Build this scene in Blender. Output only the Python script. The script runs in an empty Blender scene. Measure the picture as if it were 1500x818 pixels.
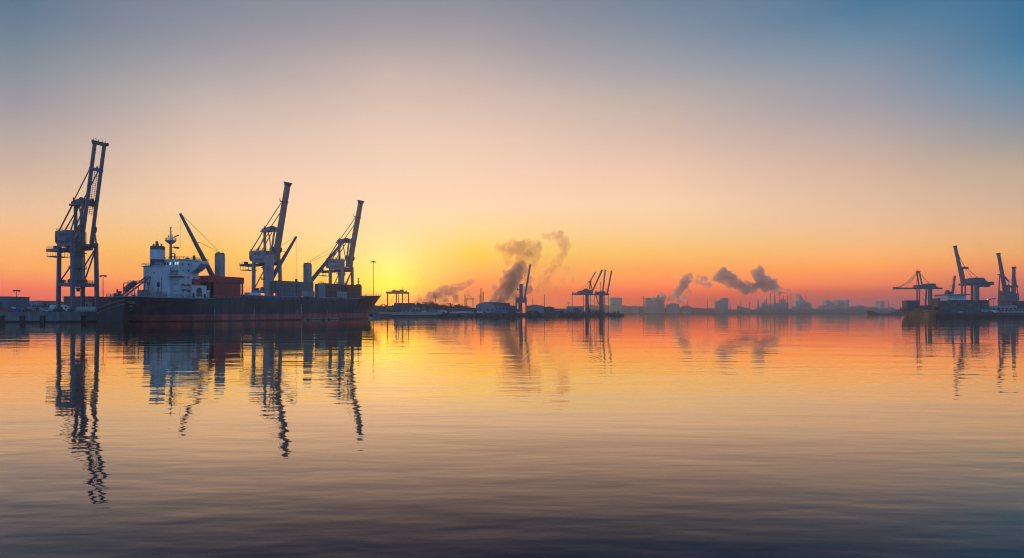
import bpy, bmesh, math, random
from mathutils import Vector, Matrix, noise as mnoise

R = math.radians
random.seed(7)
scene = bpy.context.scene
COL = scene.collection

# ------------------------------------------------------------------ basics
CAM_H = 4.0          # eye height above the water, metres
FOC = 900.0          # focal length in photo pixels (1500 wide)
HOR = 458.0          # horizon row of the photo


def X(px, D):
    return (px - 750.0) / FOC * D


def Z(py, D):
    return CAM_H + (HOR - py) / FOC * D


def P(px, py, D):
    return Vector((X(px, D), D, Z(py, D)))


def lin(c):
    return tuple((v / 255.0 / 12.92) if v / 255.0 <= 0.04045 else ((v / 255.0 + 0.055) / 1.055) ** 2.4 for v in c)


class MB:
    """collects faces and links them as one mesh object"""

    def __init__(self):
        self.v, self.f, self.mi, self.sm = [], [], [], []

    def add(self, verts, faces, mi=0, sm=False):
        o = len(self.v)
        self.v += [Vector(p) for p in verts]
        for f in faces:
            self.f.append([i + o for i in f])
            self.mi.append(mi)
            self.sm.append(sm)
        return self

    def box(self, x0, x1, y0, y1, z0, z1, mi=0):
        vs = [(x0, y0, z0), (x1, y0, z0), (x1, y1, z0), (x0, y1, z0), (x0, y0, z1), (x1, y0, z1), (x1, y1, z1), (x0, y1, z1)]
        return self.add(vs, [(0, 3, 2, 1), (4, 5, 6, 7), (0, 1, 5, 4), (1, 2, 6, 5), (2, 3, 7, 6), (3, 0, 4, 7)], mi)

    def cbox(self, c, s, mi=0):
        return self.box(c[0] - s[0] / 2, c[0] + s[0] / 2, c[1] - s[1] / 2, c[1] + s[1] / 2, c[2] - s[2] / 2, c[2] + s[2] / 2, mi)

    def frame_of(self, p, q, up=(0, 0, 1)):
        d = (Vector(q) - Vector(p))
        d.normalize()
        u = Vector(up)
        if abs(d.dot(u)) > 0.97:
            u = Vector((0, 1, 0))
        a = d.cross(u).normalized()
        b = a.cross(d).normalized()
        return a, b

    def beam(self, p, q, w, h, w2=None, h2=None, up=(0, 0, 1), mi=0):
        """rectangular bar: w across (horizontal), h in the other direction"""
        p, q = Vector(p), Vector(q)
        a, b = self.frame_of(p, q, up)
        w2 = w if w2 is None else w2
        h2 = h if h2 is None else h2
        vs = []
        for c, ww, hh in ((p, w, h), (q, w2, h2)):
            for sx, sy in ((-1, -1), (1, -1), (1, 1), (-1, 1)):
                vs.append(c + a * sx * ww / 2 + b * sy * hh / 2)
        return self.add(vs, [(0, 1, 2, 3), (7, 6, 5, 4), (0, 4, 5, 1), (1, 5, 6, 2), (2, 6, 7, 3), (3, 7, 4, 0)], mi)

    def tube(self, p, q, r, r2=None, n=8, mi=0, sm=True):
        p, q = Vector(p), Vector(q)
        a, b = self.frame_of(p, q)
        r2 = r if r2 is None else r2
        vs = []
        for c, rr in ((p, r), (q, r2)):
            for k in range(n):
                t = 2 * math.pi * k / n
                vs.append(c + a * math.cos(t) * rr + b * math.sin(t) * rr)
        o = [(k, k + n, (k + 1) % n + n, (k + 1) % n) for k in range(n)]
        self.add(vs, o, mi, sm)
        self.add([vs[k] for k in range(n)], [tuple(range(n))], mi)
        self.add([vs[n + k] for k in range(n)], [tuple(reversed(range(n)))], mi)
        return self

    def path(self, pts, r, n=6, mi=0):
        for a, b in zip(pts[:-1], pts[1:]):
            self.tube(a, b, r, n=n, mi=mi)
        return self

    def prism(self, pts, axis, a, b, mi=0):
        """extrude a 2-D outline along an axis ('x','y','z'); the outline lists the two other coordinates in order"""
        def mk(p, t):
            if axis == 'x':
                return (t, p[0], p[1])
            if axis == 'y':
                return (p[0], t, p[1])
            return (p[0], p[1], t)
        n = len(pts)
        vs = [mk(p, a) for p in pts] + [mk(p, b) for p in pts]
        fs = [tuple(range(n)), tuple(range(2 * n - 1, n - 1, -1))]
        fs += [(k, (k + 1) % n, (k + 1) % n + n, k + n) for k in range(n)]
        return self.add(vs, fs, mi)

    def lathe(self, prof, c=(0, 0, 0), n=20, mi=0, sx=1, sy=1):
        vs, fs = [], []
        for r, z in prof:
            for k in range(n):
                t = 2 * math.pi * k / n
                vs.append((c[0] + r * sx * math.cos(t), c[1] + r * sy * math.sin(t), c[2] + z))
        m = len(prof)
        for j in range(m - 1):
            for k in range(n):
                fs.append((j * n + k, j * n + (k + 1) % n, (j + 1) * n + (k + 1) % n, (j + 1) * n + k))
        self.add(vs, fs, mi, False)
        self.add(vs[:n], [tuple(reversed(range(n)))], mi)
        self.add(vs[-n:], [tuple(range(n))], mi)
        return self

    def rail(self, pts, h=1.1, r=0.05, step=2.5, mi=0):
        for a, b in zip(pts[:-1], pts[1:]):
            a, b = Vector(a), Vector(b)
            L = (b - a).length
            for k in (0.5, 1.0):
                self.beam(a + Vector((0, 0, h * k)), b + Vector((0, 0, h * k)), 2 * r, 2 * r, mi=mi)
            n = max(1, int(L / step))
            for i in range(n + 1):
                c = a.lerp(b, i / n)
                self.beam(c, c + Vector((0, 0, h)), 2 * r, 2 * r, mi=mi)
        return self

    def build(self, name, mats, parent=None, loc=(0, 0, 0), rotz=0.0, fix=True):
        me = bpy.data.meshes.new(name)
        me.from_pydata([tuple(p) for p in self.v], [], self.f)
        if not isinstance(mats, (list, tuple)):
            mats = [mats]
        for m in mats:
            me.materials.append(m)
        for p, mi, sm in zip(me.polygons, self.mi, self.sm):
            p.material_index = mi
            p.use_smooth = sm
        if fix:
            bm = bmesh.new()
            bm.from_mesh(me)
            bmesh.ops.recalc_face_normals(bm, faces=bm.faces)
            bm.to_mesh(me)
            bm.free()
        me.update()
        o = bpy.data.objects.new(name, me)
        COL.objects.link(o)
        o.location = loc
        o.rotation_euler = (0, 0, rotz)
        if parent is not None:
            o.parent = parent
        return o


def tag(o, label=None, cat=None, group=None, kind=None):
    if label:
        o['label'] = label
    if cat:
        o['category'] = cat
    if group:
        o['group'] = group
    if kind:
        o['kind'] = kind
    return o


def thing(name, label, cat, loc=(0, 0, 0), rotz=0.0, group=None):
    o = bpy.data.objects.new(name, None)
    o.empty_display_size = 1
    COL.objects.link(o)
    o.location = loc
    o.rotation_euler = (0, 0, rotz)
    return tag(o, label, cat, group)


def copy_tree(o, parent=None):
    c = o.copy()
    COL.objects.link(c)
    c.parent = parent
    for ch in list(o.children):
        copy_tree(ch, c)
    return c


# ------------------------------------------------------------------ materials
def mat(name, rgb, rough=0.65, metal=0.0, var=0.25, scale=0.6, streak=1.0, rust=0.0, rust_rgb=(0.12, 0.05, 0.03)):
    """painted / weathered surface: base colour broken by two noises (dirt patches, vertical streaks), optional rust blotches"""
    m = bpy.data.materials.new(name)
    m.use_nodes = True
    nt = m.node_tree
    N = nt.nodes
    b = N['Principled BSDF']
    b.inputs['Roughness'].default_value = rough
    b.inputs['Metallic'].default_value = metal
    tc = N.new('ShaderNodeTexCoord')
    mp = N.new('ShaderNodeMapping')
    mp.inputs['Scale'].default_value = (scale, scale, scale / (1.0 + 3.0 * streak))
    nt.links.new(tc.outputs['Object'], mp.inputs['Vector'])
    n1 = N.new('ShaderNodeTexNoise')
    n1.inputs['Scale'].default_value = 1.0
    n1.inputs['Detail'].default_value = 6
    n1.inputs['Roughness'].default_value = 0.62
    nt.links.new(mp.outputs['Vector'], n1.inputs['Vector'])
    r1 = N.new('ShaderNodeValToRGB')
    r1.color_ramp.elements[0].position = 0.3
    r1.color_ramp.elements[1].position = 0.7
    lo = tuple(c * (1 - var) for c in rgb) + (1,)
    hi = tuple(min(0.95, c * (1 + var * 0.6)) for c in rgb) + (1,)
    r1.color_ramp.elements[0].color = lo
    r1.color_ramp.elements[1].color = hi
    nt.links.new(n1.outputs['Fac'], r1.inputs['Fac'])
    out = r1.outputs['Color']
    if rust > 0:
        n2 = N.new('ShaderNodeTexNoise')
        n2.inputs['Scale'].default_value = 1.7
        n2.inputs['Detail'].default_value = 8
        n2.inputs['Roughness'].default_value = 0.7
        nt.links.new(mp.outputs['Vector'], n2.inputs['Vector'])
        r2 = N.new('ShaderNodeValToRGB')
        r2.color_ramp.elements[0].position = 0.62 - 0.25 * rust
        r2.color_ramp.elements[1].position = 0.72 - 0.2 * rust
        nt.links.new(n2.outputs['Fac'], r2.inputs['Fac'])
        mx = N.new('ShaderNodeMix')
        mx.data_type = 'RGBA'
        nt.links.new(r2.outputs['Color'], mx.inputs['Factor'])
        nt.links.new(out, mx.inputs['A'])
        mx.inputs['B'].default_value = rust_rgb + (1,)
        out = mx.outputs['Result']
    nt.links.new(out, b.inputs['Base Color'])
    return m


def emit(name, rgb, s):
    m = bpy.data.materials.new(name)
    m.use_nodes = True
    b = m.node_tree.nodes['Principled BSDF']
    b.inputs['Base Color'].default_value = (0.5, 0.5, 0.5, 1)
    b.inputs['Emission Color'].default_value = rgb + (1,)
    b.inputs['Emission Strength'].default_value = s
    return m


M = {}
M['crane'] = mat('crane_grey_paint', (0.095, 0.115, 0.15), 0.55, var=0.22, scale=0.5, rust=0.12)
M['crane_pale'] = mat('glare_pale_crane_paint', (0.30, 0.29, 0.30), 0.55, var=0.2, scale=0.45, rust=0.12)  # haze and sun glare on the farther quay cranes is put into this grey
M['crane_boom'] = mat('weathered_glare_boom_paint', (0.27, 0.21, 0.20), 0.6, var=0.25, scale=0.3, rust=0.35, rust_rgb=(0.2, 0.12, 0.09))  # warm brown tone paints in the haze glare, over weathered boom steel
M['crane_far'] = mat('dark_crane_paint', (0.11, 0.13, 0.17), 0.6, var=0.2, scale=0.4)
M['dark'] = mat('dark_steel', (0.035, 0.045, 0.06), 0.6, var=0.3)
M['cable'] = mat('steel_cable', (0.06, 0.06, 0.07), 0.6, var=0.1)
M['white'] = mat('ship_white_paint', (0.60, 0.62, 0.64), 0.5, var=0.22, scale=0.45, streak=1.6, rust=0.16, rust_rgb=(0.22, 0.16, 0.13))
M['whiteclean'] = mat('white_paint', (0.7, 0.7, 0.7), 0.5, var=0.15)
M['teal'] = mat('teal_funnel_paint', (0.012, 0.075, 0.10), 0.5, var=0.2)
M['red'] = mat('red_hatch_paint', (0.42, 0.050, 0.045), 0.6, var=0.2, scale=0.35)
M['redbright'] = mat('bright_red_paint', (0.45, 0.03, 0.025), 0.5, var=0.15)
M['orange'] = mat('orange_paint', (0.6, 0.16, 0.03), 0.5, var=0.15)
M['glass'] = mat('dark_window_glass', (0.015, 0.02, 0.028), 0.08, var=0.05)
M['litglass'] = emit('lit_window_glass', (0.62, 0.80, 0.88), 0.75)
M['concrete'] = mat('quay_concrete', (0.17, 0.19, 0.18), 0.9, var=0.35, scale=0.5, streak=1.4, rust=0.25, rust_rgb=(0.12, 0.12, 0.10))
M['concrete_pale'] = mat('pale_concrete', (0.34, 0.33, 0.33), 0.9, var=0.25, scale=0.6)
M['timber'] = mat('wet_black_timber', (0.012, 0.014, 0.016), 0.8, var=0.3)
M['asphalt'] = mat('asphalt', (0.05, 0.05, 0.05), 0.9, var=0.3, scale=0.1, streak=0)
M['earth'] = mat('dry_ground', (0.10, 0.09, 0.075), 0.95, var=0.35, scale=0.08, streak=0)
M['rock'] = mat('bank_rock', (0.07, 0.065, 0.06), 0.9, var=0.4, scale=0.7, streak=0)
M['brick'] = mat('dull_red_cladding', (0.22, 0.07, 0.05), 0.8, var=0.25, scale=0.4)
M['shed_grey'] = mat('grey_cladding', (0.25, 0.27, 0.29), 0.7, var=0.2, scale=0.4)
M['shed_pale'] = mat('pale_cladding', (0.29, 0.29, 0.30), 0.7, var=0.2, scale=0.35)
M['shed_blue'] = mat('blue_cladding', (0.06, 0.16, 0.22), 0.65, var=0.2, scale=0.4)
M['shed_dark'] = mat('dark_cladding', (0.07, 0.075, 0.085), 0.7, var=0.25, scale=0.4)
M['roof'] = mat('dark_roofing', (0.09, 0.09, 0.10), 0.8, var=0.25, scale=0.4)
M['box_grey'] = mat('grey_container_paint', (0.19, 0.17, 0.165), 0.65, var=0.25, scale=0.6, rust=0.25)
M['box_brown'] = mat('brown_container_paint', (0.20, 0.075, 0.06), 0.65, var=0.25, scale=0.6, rust=0.2)
M['box_teal'] = mat('teal_container_paint', (0.025, 0.10, 0.13), 0.6, var=0.25, scale=0.6)
M['box_blue'] = mat('blue_container_paint', (0.03, 0.09, 0.17), 0.6, var=0.25, scale=0.6)
M['box_dark'] = mat('dark_green_container_paint', (0.015, 0.045, 0.05), 0.6, var=0.25, scale=0.6)
M['box_red'] = mat('red_container_paint', (0.30, 0.05, 0.04), 0.6, var=0.25, scale=0.6)
M['ochre'] = mat('orange_hull_paint', (0.95, 0.29, 0.10), 0.55, var=0.2, scale=0.15, streak=1.2, rust=0.12)
M['barge'] = mat('rusty_barge_hull', (0.045, 0.035, 0.038), 0.8, var=0.35, scale=0.4, rust=0.3)
M['ramp'] = mat('lifeboat_ramp_paint', (0.10, 0.10, 0.13), 0.6, var=0.25)
M['navy_plain'] = mat('dark_barge_paint', (0.03, 0.045, 0.055), 0.65, var=0.25)
M['gantry'] = mat('glow_orange_gantry_paint', (0.75, 0.20, 0.04), 0.6, var=0.2)  # orange raised so the paint carries the glow of haze and flare
M['city'] = mat('hazed_tower_facade', (0.34, 0.33, 0.35), 0.6, var=0.2, scale=0.05)  # base lightened to a haze grey; part of the distance fade is painted
M['plantwall'] = mat('hazed_industrial_cladding', (0.26, 0.25, 0.26), 0.8, var=0.2, scale=0.05)  # lightened too, with haze painted into the grey
M['bark'] = mat('bark', (0.05, 0.04, 0.03), 0.9)
M['leaf'] = mat('leaf_dark', (0.035, 0.05, 0.02), 0.7, var=0.5, scale=0.5, streak=0)
M['leaf2'] = mat('leaf_olive', (0.06, 0.065, 0.03), 0.7, var=0.5, scale=0.5, streak=0)
M['wood'] = mat('hazed_wooded_slope', (0.09, 0.10, 0.08), 0.9, var=0.4, scale=0.03, streak=0)  # green lifted toward haze, painting in some distance fade
M['tyre'] = mat('tyre_rubber', (0.015, 0.015, 0.016), 0.85)
M['carw'] = mat('white_car_paint', (0.65, 0.66, 0.68), 0.3, var=0.05)
M['carb'] = mat('blue_car_paint', (0.04, 0.10, 0.2), 0.3, var=0.05)
M['cark'] = mat('black_car_paint', (0.02, 0.02, 0.025), 0.3, var=0.05)
M['carr'] = mat('red_car_paint', (0.4, 0.03, 0.03), 0.3, var=0.05)
M['carg'] = mat('silver_car_paint', (0.3, 0.32, 0.34), 0.3, metal=0.4, var=0.05)
M['yellow'] = mat('yellow_mark_paint', (0.7, 0.5, 0.03), 0.6, var=0.1)
M['flame'] = emit('flame', (1.0, 0.28, 0.10), 3.0)


def hull_material():
    """navy topsides, rusty red below the load line, scuffed edge between them"""
    m = bpy.data.materials.new('cargo_hull_paint')
    m.use_nodes = True
    nt = m.node_tree
    N, Lk = nt.nodes, nt.links
    b = N['Principled BSDF']
    b.inputs['Roughness'].default_value = 0.55
    tc = N.new('ShaderNodeTexCoord')
    sp = N.new('ShaderNodeSeparateXYZ')
    Lk.new(tc.outputs['Object'], sp.inputs[0])
    n = N.new('ShaderNodeTexNoise')
    mp = N.new('ShaderNodeMapping')
    mp.inputs['Scale'].default_value = (0.10, 0.10, 0.35)
    Lk.new(tc.outputs['Object'], mp.inputs['Vector'])
    Lk.new(mp.outputs['Vector'], n.inputs['Vector'])
    n.inputs['Scale'].default_value = 1.0
    n.inputs['Detail'].default_value = 8
    n.inputs['Roughness'].default_value = 0.65
    n2 = N.new('ShaderNodeTexNoise')
    mp2 = N.new('ShaderNodeMapping')
    mp2.inputs['Scale'].default_value = (0.8, 0.8, 0.12)
    Lk.new(tc.outputs['Object'], mp2.inputs['Vector'])
    Lk.new(mp2.outputs['Vector'], n2.inputs['Vector'])
    n2.inputs['Scale'].default_value = 1.0
    n2.inputs['Detail'].default_value = 7
    # load line drops gently aft: z + 0.008*x
    a = N.new('ShaderNodeMath'); a.operation = 'MULTIPLY_ADD'
    Lk.new(sp.outputs['X'], a.inputs[0]); a.inputs[1].default_value = -0.004
    Lk.new(sp.outputs['Z'], a.inputs[2])
    w = N.new('ShaderNodeMath'); w.operation = 'MULTIPLY_ADD'
    Lk.new(n.outputs['Fac'], w.inputs[0]); w.inputs[1].default_value = 0.5
    Lk.new(a.outputs[0], w.inputs[2])
    cmp_ = N.new('ShaderNodeMath'); cmp_.operation = 'GREATER_THAN'
    Lk.new(w.outputs[0], cmp_.inputs[0]); cmp_.inputs[1].default_value = 3.3

    def ramp(src, c0, c1, p0, p1):
        r = N.new('ShaderNodeValToRGB')
        r.color_ramp.elements[0].position = p0
        r.color_ramp.elements[1].position = p1
        r.color_ramp.elements[0].color = c0 + (1,)
        r.color_ramp.elements[1].color = c1 + (1,)
        Lk.new(src, r.inputs['Fac'])
        return r
    navy = ramp(n2.outputs['Fac'], (0.008, 0.022, 0.034), (0.028, 0.045, 0.058), 0.35, 0.75)
    n3 = N.new('ShaderNodeTexNoise')
    mp3 = N.new('ShaderNodeMapping')
    mp3.inputs['Scale'].default_value = (0.22, 0.22, 0.06)
    Lk.new(tc.outputs['Object'], mp3.inputs['Vector'])
    Lk.new(mp3.outputs['Vector'], n3.inputs['Vector'])
    n3.inputs['Scale'].default_value = 1.0
    n3.inputs['Detail'].default_value = 9
    n3.inputs['Roughness'].default_value = 0.72
    redr = ramp(n3.outputs['Fac'], (0.16, 0.05, 0.05), (0.62, 0.12, 0.10), 0.36, 0.62)
    rustf = ramp(n3.outputs['Fac'], (0, 0, 0), (0.85, 0.85, 0.85), 0.47, 0.62)
    mr = N.new('ShaderNodeMix'); mr.data_type = 'RGBA'
    Lk.new(rustf.outputs['Color'], mr.inputs['Factor'])
    Lk.new(navy.outputs['Color'], mr.inputs['A'])
    mr.inputs['B'].default_value = (0.11, 0.075, 0.075, 1)
    mx = N.new('ShaderNodeMix'); mx.data_type = 'RGBA'
    Lk.new(cmp_.outputs[0], mx.inputs['Factor'])
    Lk.new(redr.outputs['Color'], mx.inputs['A'])
    Lk.new(mr.outputs['Result'], mx.inputs['B'])
    # weed and slime close to the water
    wl = N.new('ShaderNodeMapRange')
    Lk.new(w.outputs[0], wl.inputs['Value'])
    wl.inputs['From Min'].default_value = 0.35
    wl.inputs['From Max'].default_value = 0.75
    mx2 = N.new('ShaderNodeMix'); mx2.data_type = 'RGBA'
    Lk.new(wl.outputs['Result'], mx2.inputs['Factor'])
    mx2.inputs['A'].default_value = (0.02, 0.018, 0.016, 1)
    Lk.new(mx.outputs['Result'], mx2.inputs['B'])
    Lk.new(mx2.outputs['Result'], b.inputs['Base Color'])
    return m


M['hull'] = hull_material()


def corrugated(name, rgb):
    return mat(name, rgb)


# ------------------------------------------------------------------ camera
cam = bpy.data.cameras.new('camera')
cam.sensor_width = 36.0
cam.lens = 36.0 * FOC / 1500.0
cam.shift_y = (HOR - 409.0) / 1500.0
cam.clip_start = 0.3
cam.clip_end = 20000
camo = bpy.data.objects.new('camera', cam)
COL.objects.link(camo)
camo.location = (0, 0, CAM_H)
camo.rotation_euler = (R(90), 0, 0)
scene.camera = camo

# ------------------------------------------------------------------ sky, sun
SUN_PX, SUN_EL = 572.0, 0.45
sun_dir = Vector(((SUN_PX - 750) / FOC, 1.0, 0)).normalized()
sun_az = math.atan2(sun_dir.x, sun_dir.y)            # clockwise from +Y
sun_vec = Vector((sun_dir.x * math.cos(R(SUN_EL)), sun_dir.y * math.cos(R(SUN_EL)), math.sin(R(SUN_EL))))

world = bpy.data.worlds.new('World')
scene.world = world
world.use_nodes = True
wt = world.node_tree
W, WL = wt.nodes, wt.links
bg = W['Background']


def wmath(op, a, b=None, clamp=False):
    n = W.new('ShaderNodeMath')
    n.operation = op
    n.use_clamp = clamp
    for i, v in enumerate((a, b)):
        if v is None:
            continue
        if isinstance(v, (int, float)):
            n.inputs[i].default_value = v
        else:
            WL.new(v, n.inputs[i])
    return n.outputs[0]


wtc = W.new('ShaderNodeTexCoord')
wsep = W.new('ShaderNodeSeparateXYZ')
WL.new(wtc.outputs['Generated'], wsep.inputs[0])
dx, dy, dz = wsep.outputs
hlen = wmath('SQRT', wmath('MAXIMUM', wmath('ADD', wmath('MULTIPLY', dx, dx), wmath('MULTIPLY', dy, dy)), 1e-6))
cosaz = wmath('DIVIDE', wmath('ADD', wmath('MULTIPLY', dx, sun_dir.x), wmath('MULTIPLY', dy, sun_dir.y)), hlen)
sinaz = wmath('SUBTRACT', wmath('MULTIPLY', dx, sun_dir.y), wmath('MULTIPLY', dy, sun_dir.x))     # positive clockwise of the sun
azd = wmath('MULTIPLY', wmath('ARCTAN2', sinaz, wmath('MULTIPLY', cosaz, hlen)), 180 / math.pi)
eld = wmath('MULTIPLY', wmath('ARCSINE', wmath('MAXIMUM', wmath('MINIMUM', dz, 1.0), -1.0)), 180 / math.pi)
elt = wmath('DIVIDE', wmath('MAXIMUM', eld, 0.0), 90.0, True)
elt = wmath('POWER', elt, 0.5)                     # finer steps near the horizon


def sky_ramp(stops):
    """stops: (elevation in degrees, linear colour)"""
    r = W.new('ShaderNodeValToRGB')
    cr = r.color_ramp
    cr.interpolation = 'EASE'
    cr.interpolation = 'LINEAR'
    while len(cr.elements) < len(stops):
        cr.elements.new(0.5)
    for e, (deg, c) in zip(cr.elements, stops):
        e.position = math.sqrt(deg / 90.0)
        e.color = tuple(c) + (1,)
    WL.new(elt, r.inputs['Fac'])
    return r.outputs['Color']


SKY = {
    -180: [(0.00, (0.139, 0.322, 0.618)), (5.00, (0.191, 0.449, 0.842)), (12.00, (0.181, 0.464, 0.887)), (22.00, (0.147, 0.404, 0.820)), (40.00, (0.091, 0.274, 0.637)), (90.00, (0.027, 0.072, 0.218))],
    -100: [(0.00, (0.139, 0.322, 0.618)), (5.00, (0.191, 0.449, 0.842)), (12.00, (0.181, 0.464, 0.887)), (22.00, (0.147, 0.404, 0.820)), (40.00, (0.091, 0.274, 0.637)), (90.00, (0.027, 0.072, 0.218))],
    -27.6: [(0.00, (1.063, 0.000, 0.000)), (0.89, (1.063, 0.000, 0.000)), (1.49, (1.308, 0.041, 0.000)), (2.13, (1.498, 0.161, 0.000)), (3.12, (1.542, 0.489, 0.000)), (4.35, (1.292, 0.527, 0.092)), (5.83, (1.123, 0.563, 0.221)), (7.78, (0.891, 0.551, 0.336)), (10.20, (0.627, 0.438, 0.333)), (12.58, (0.442, 0.366, 0.342)), (14.92, (0.297, 0.273, 0.330)), (17.21, (0.183, 0.235, 0.294)), (19.00, (0.120, 0.191, 0.262)), (21.19, (0.060, 0.146, 0.238)), (40.00, (0.065, 0.133, 0.270)), (90.00, (0.027, 0.072, 0.218))],
    -15.3: [(0.00, (0.801, 0.000, 0.000)), (1.02, (0.801, 0.000, 0.000)), (1.71, (0.975, 0.001, 0.000)), (2.45, (1.129, 0.253, 0.000)), (3.58, (1.086, 0.441, 0.000)), (5.00, (1.036, 0.575, 0.022)), (6.69, (0.968, 0.619, 0.213)), (8.92, (0.978, 0.647, 0.397)), (11.68, (0.866, 0.582, 0.420)), (14.38, (0.693, 0.515, 0.416)), (17.02, (0.528, 0.434, 0.398)), (19.58, (0.359, 0.335, 0.359)), (21.58, (0.262, 0.263, 0.325)), (24.00, (0.179, 0.216, 0.291)), (40.00, (0.065, 0.133, 0.270)), (90.00, (0.027, 0.072, 0.218))],
    0: [(0.00, (1.000, 0.201, 0.000)), (1.12, (1.000, 0.201, 0.000)), (1.87, (1.000, 0.530, 0.000)), (2.68, (1.000, 0.837, 0.000)), (3.93, (1.000, 0.889, 0.153)), (5.48, (1.000, 0.800, 0.332)), (7.33, (1.000, 0.729, 0.391)), (9.77, (0.941, 0.666, 0.487)), (12.77, (0.830, 0.620, 0.470)), (15.70, (0.786, 0.575, 0.470)), (18.55, (0.662, 0.499, 0.420)), (21.31, (0.529, 0.421, 0.389)), (23.44, (0.367, 0.323, 0.344)), (26.02, (0.241, 0.250, 0.308)), (40.00, (0.065, 0.133, 0.270)), (90.00, (0.027, 0.072, 0.218))],
    7.5: [(0.00, (0.240, 0.000, 0.000)), (1.14, (0.240, 0.000, 0.000)), (1.90, (0.578, 0.000, 0.000)), (2.73, (1.000, 0.122, 0.000)), (4.00, (1.000, 0.448, 0.000)), (5.57, (1.000, 0.640, 0.000)), (7.45, (1.000, 0.707, 0.269)), (9.94, (0.942, 0.678, 0.473)), (12.99, (0.873, 0.615, 0.457)), (15.96, (0.785, 0.563, 0.453)), (18.85, (0.644, 0.477, 0.413)), (21.65, (0.485, 0.395, 0.382)), (23.81, (0.355, 0.320, 0.342)), (26.41, (0.238, 0.244, 0.306)), (40.00, (0.065, 0.133, 0.270)), (90.00, (0.027, 0.072, 0.218))],
    13.5: [(0.00, (0.612, 0.000, 0.000)), (1.15, (0.612, 0.000, 0.000)), (1.91, (0.705, 0.000, 0.000)), (2.73, (1.020, 0.195, 0.000)), (4.00, (1.000, 0.390, 0.000)), (5.58, (1.000, 0.608, 0.058)), (7.47, (1.000, 0.664, 0.259)), (9.95, (0.968, 0.674, 0.463)), (13.01, (0.891, 0.603, 0.444)), (15.99, (0.755, 0.537, 0.432)), (18.88, (0.600, 0.465, 0.401)), (21.68, (0.420, 0.358, 0.371)), (23.84, (0.308, 0.290, 0.328)), (26.45, (0.203, 0.225, 0.293)), (40.00, (0.065, 0.133, 0.270)), (90.00, (0.027, 0.072, 0.218))],
    24.6: [(0.00, (0.680, 0.000, 0.002)), (1.12, (0.680, 0.000, 0.002)), (1.86, (1.141, 0.036, 0.000)), (2.66, (1.474, 0.222, 0.000)), (3.90, (1.322, 0.426, 0.000)), (5.44, (1.161, 0.605, 0.087)), (7.28, (1.092, 0.667, 0.290)), (9.70, (1.038, 0.685, 0.432)), (12.68, (0.899, 0.577, 0.411)), (15.60, (0.686, 0.479, 0.390)), (18.43, (0.512, 0.418, 0.360)), (21.17, (0.330, 0.324, 0.367)), (23.30, (0.226, 0.266, 0.333)), (25.86, (0.139, 0.208, 0.293)), (40.00, (0.065, 0.133, 0.270)), (90.00, (0.027, 0.072, 0.218))],
    41: [(0.00, (0.421, 0.057, 0.087)), (1.00, (0.421, 0.057, 0.087)), (1.66, (0.790, 0.052, 0.003)), (2.38, (1.446, 0.238, 0.000)), (3.49, (1.692, 0.455, 0.000)), (4.86, (1.323, 0.574, 0.128)), (6.51, (1.068, 0.597, 0.275)), (8.68, (0.882, 0.554, 0.351)), (11.37, (0.719, 0.461, 0.334)), (14.00, (0.511, 0.392, 0.352)), (16.58, (0.335, 0.316, 0.368)), (19.09, (0.228, 0.272, 0.354)), (21.04, (0.115, 0.230, 0.338)), (23.42, (0.030, 0.158, 0.298)), (40.00, (0.049, 0.100, 0.203)), (90.00, (0.027, 0.072, 0.218))],
    51: [(0.00, (0.575, 0.032, 0.046)), (0.89, (0.575, 0.032, 0.046)), (1.49, (0.828, 0.071, 0.038)), (2.13, (1.085, 0.157, 0.014)), (3.12, (1.481, 0.338, 0.000)), (4.35, (1.220, 0.527, 0.083)), (5.83, (1.002, 0.529, 0.208)), (7.78, (0.776, 0.477, 0.300)), (10.20, (0.551, 0.407, 0.279)), (12.58, (0.291, 0.302, 0.311)), (14.92, (0.137, 0.237, 0.347)), (17.21, (0.036, 0.210, 0.355)), (19.00, (0.000, 0.152, 0.309)), (21.19, (0.000, 0.131, 0.290)), (40.00, (0.049, 0.100, 0.203)), (90.00, (0.027, 0.072, 0.218))],
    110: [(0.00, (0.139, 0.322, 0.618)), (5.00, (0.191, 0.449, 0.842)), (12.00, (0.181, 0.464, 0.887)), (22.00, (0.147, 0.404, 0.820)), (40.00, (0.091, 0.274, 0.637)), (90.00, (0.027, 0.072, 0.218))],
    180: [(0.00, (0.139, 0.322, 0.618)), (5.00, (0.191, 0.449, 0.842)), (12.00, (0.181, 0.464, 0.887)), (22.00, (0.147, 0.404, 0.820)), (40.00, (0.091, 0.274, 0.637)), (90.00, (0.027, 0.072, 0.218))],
}
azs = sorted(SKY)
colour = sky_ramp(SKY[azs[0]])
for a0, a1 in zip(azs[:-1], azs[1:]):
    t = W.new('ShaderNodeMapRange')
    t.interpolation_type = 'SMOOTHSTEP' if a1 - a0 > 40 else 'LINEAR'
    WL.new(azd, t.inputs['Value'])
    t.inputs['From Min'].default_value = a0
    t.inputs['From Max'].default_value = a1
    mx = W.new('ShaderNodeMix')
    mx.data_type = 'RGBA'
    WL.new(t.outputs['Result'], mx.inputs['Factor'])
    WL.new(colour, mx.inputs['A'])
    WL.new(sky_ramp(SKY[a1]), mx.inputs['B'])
    colour = mx.outputs['Result']
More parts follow.
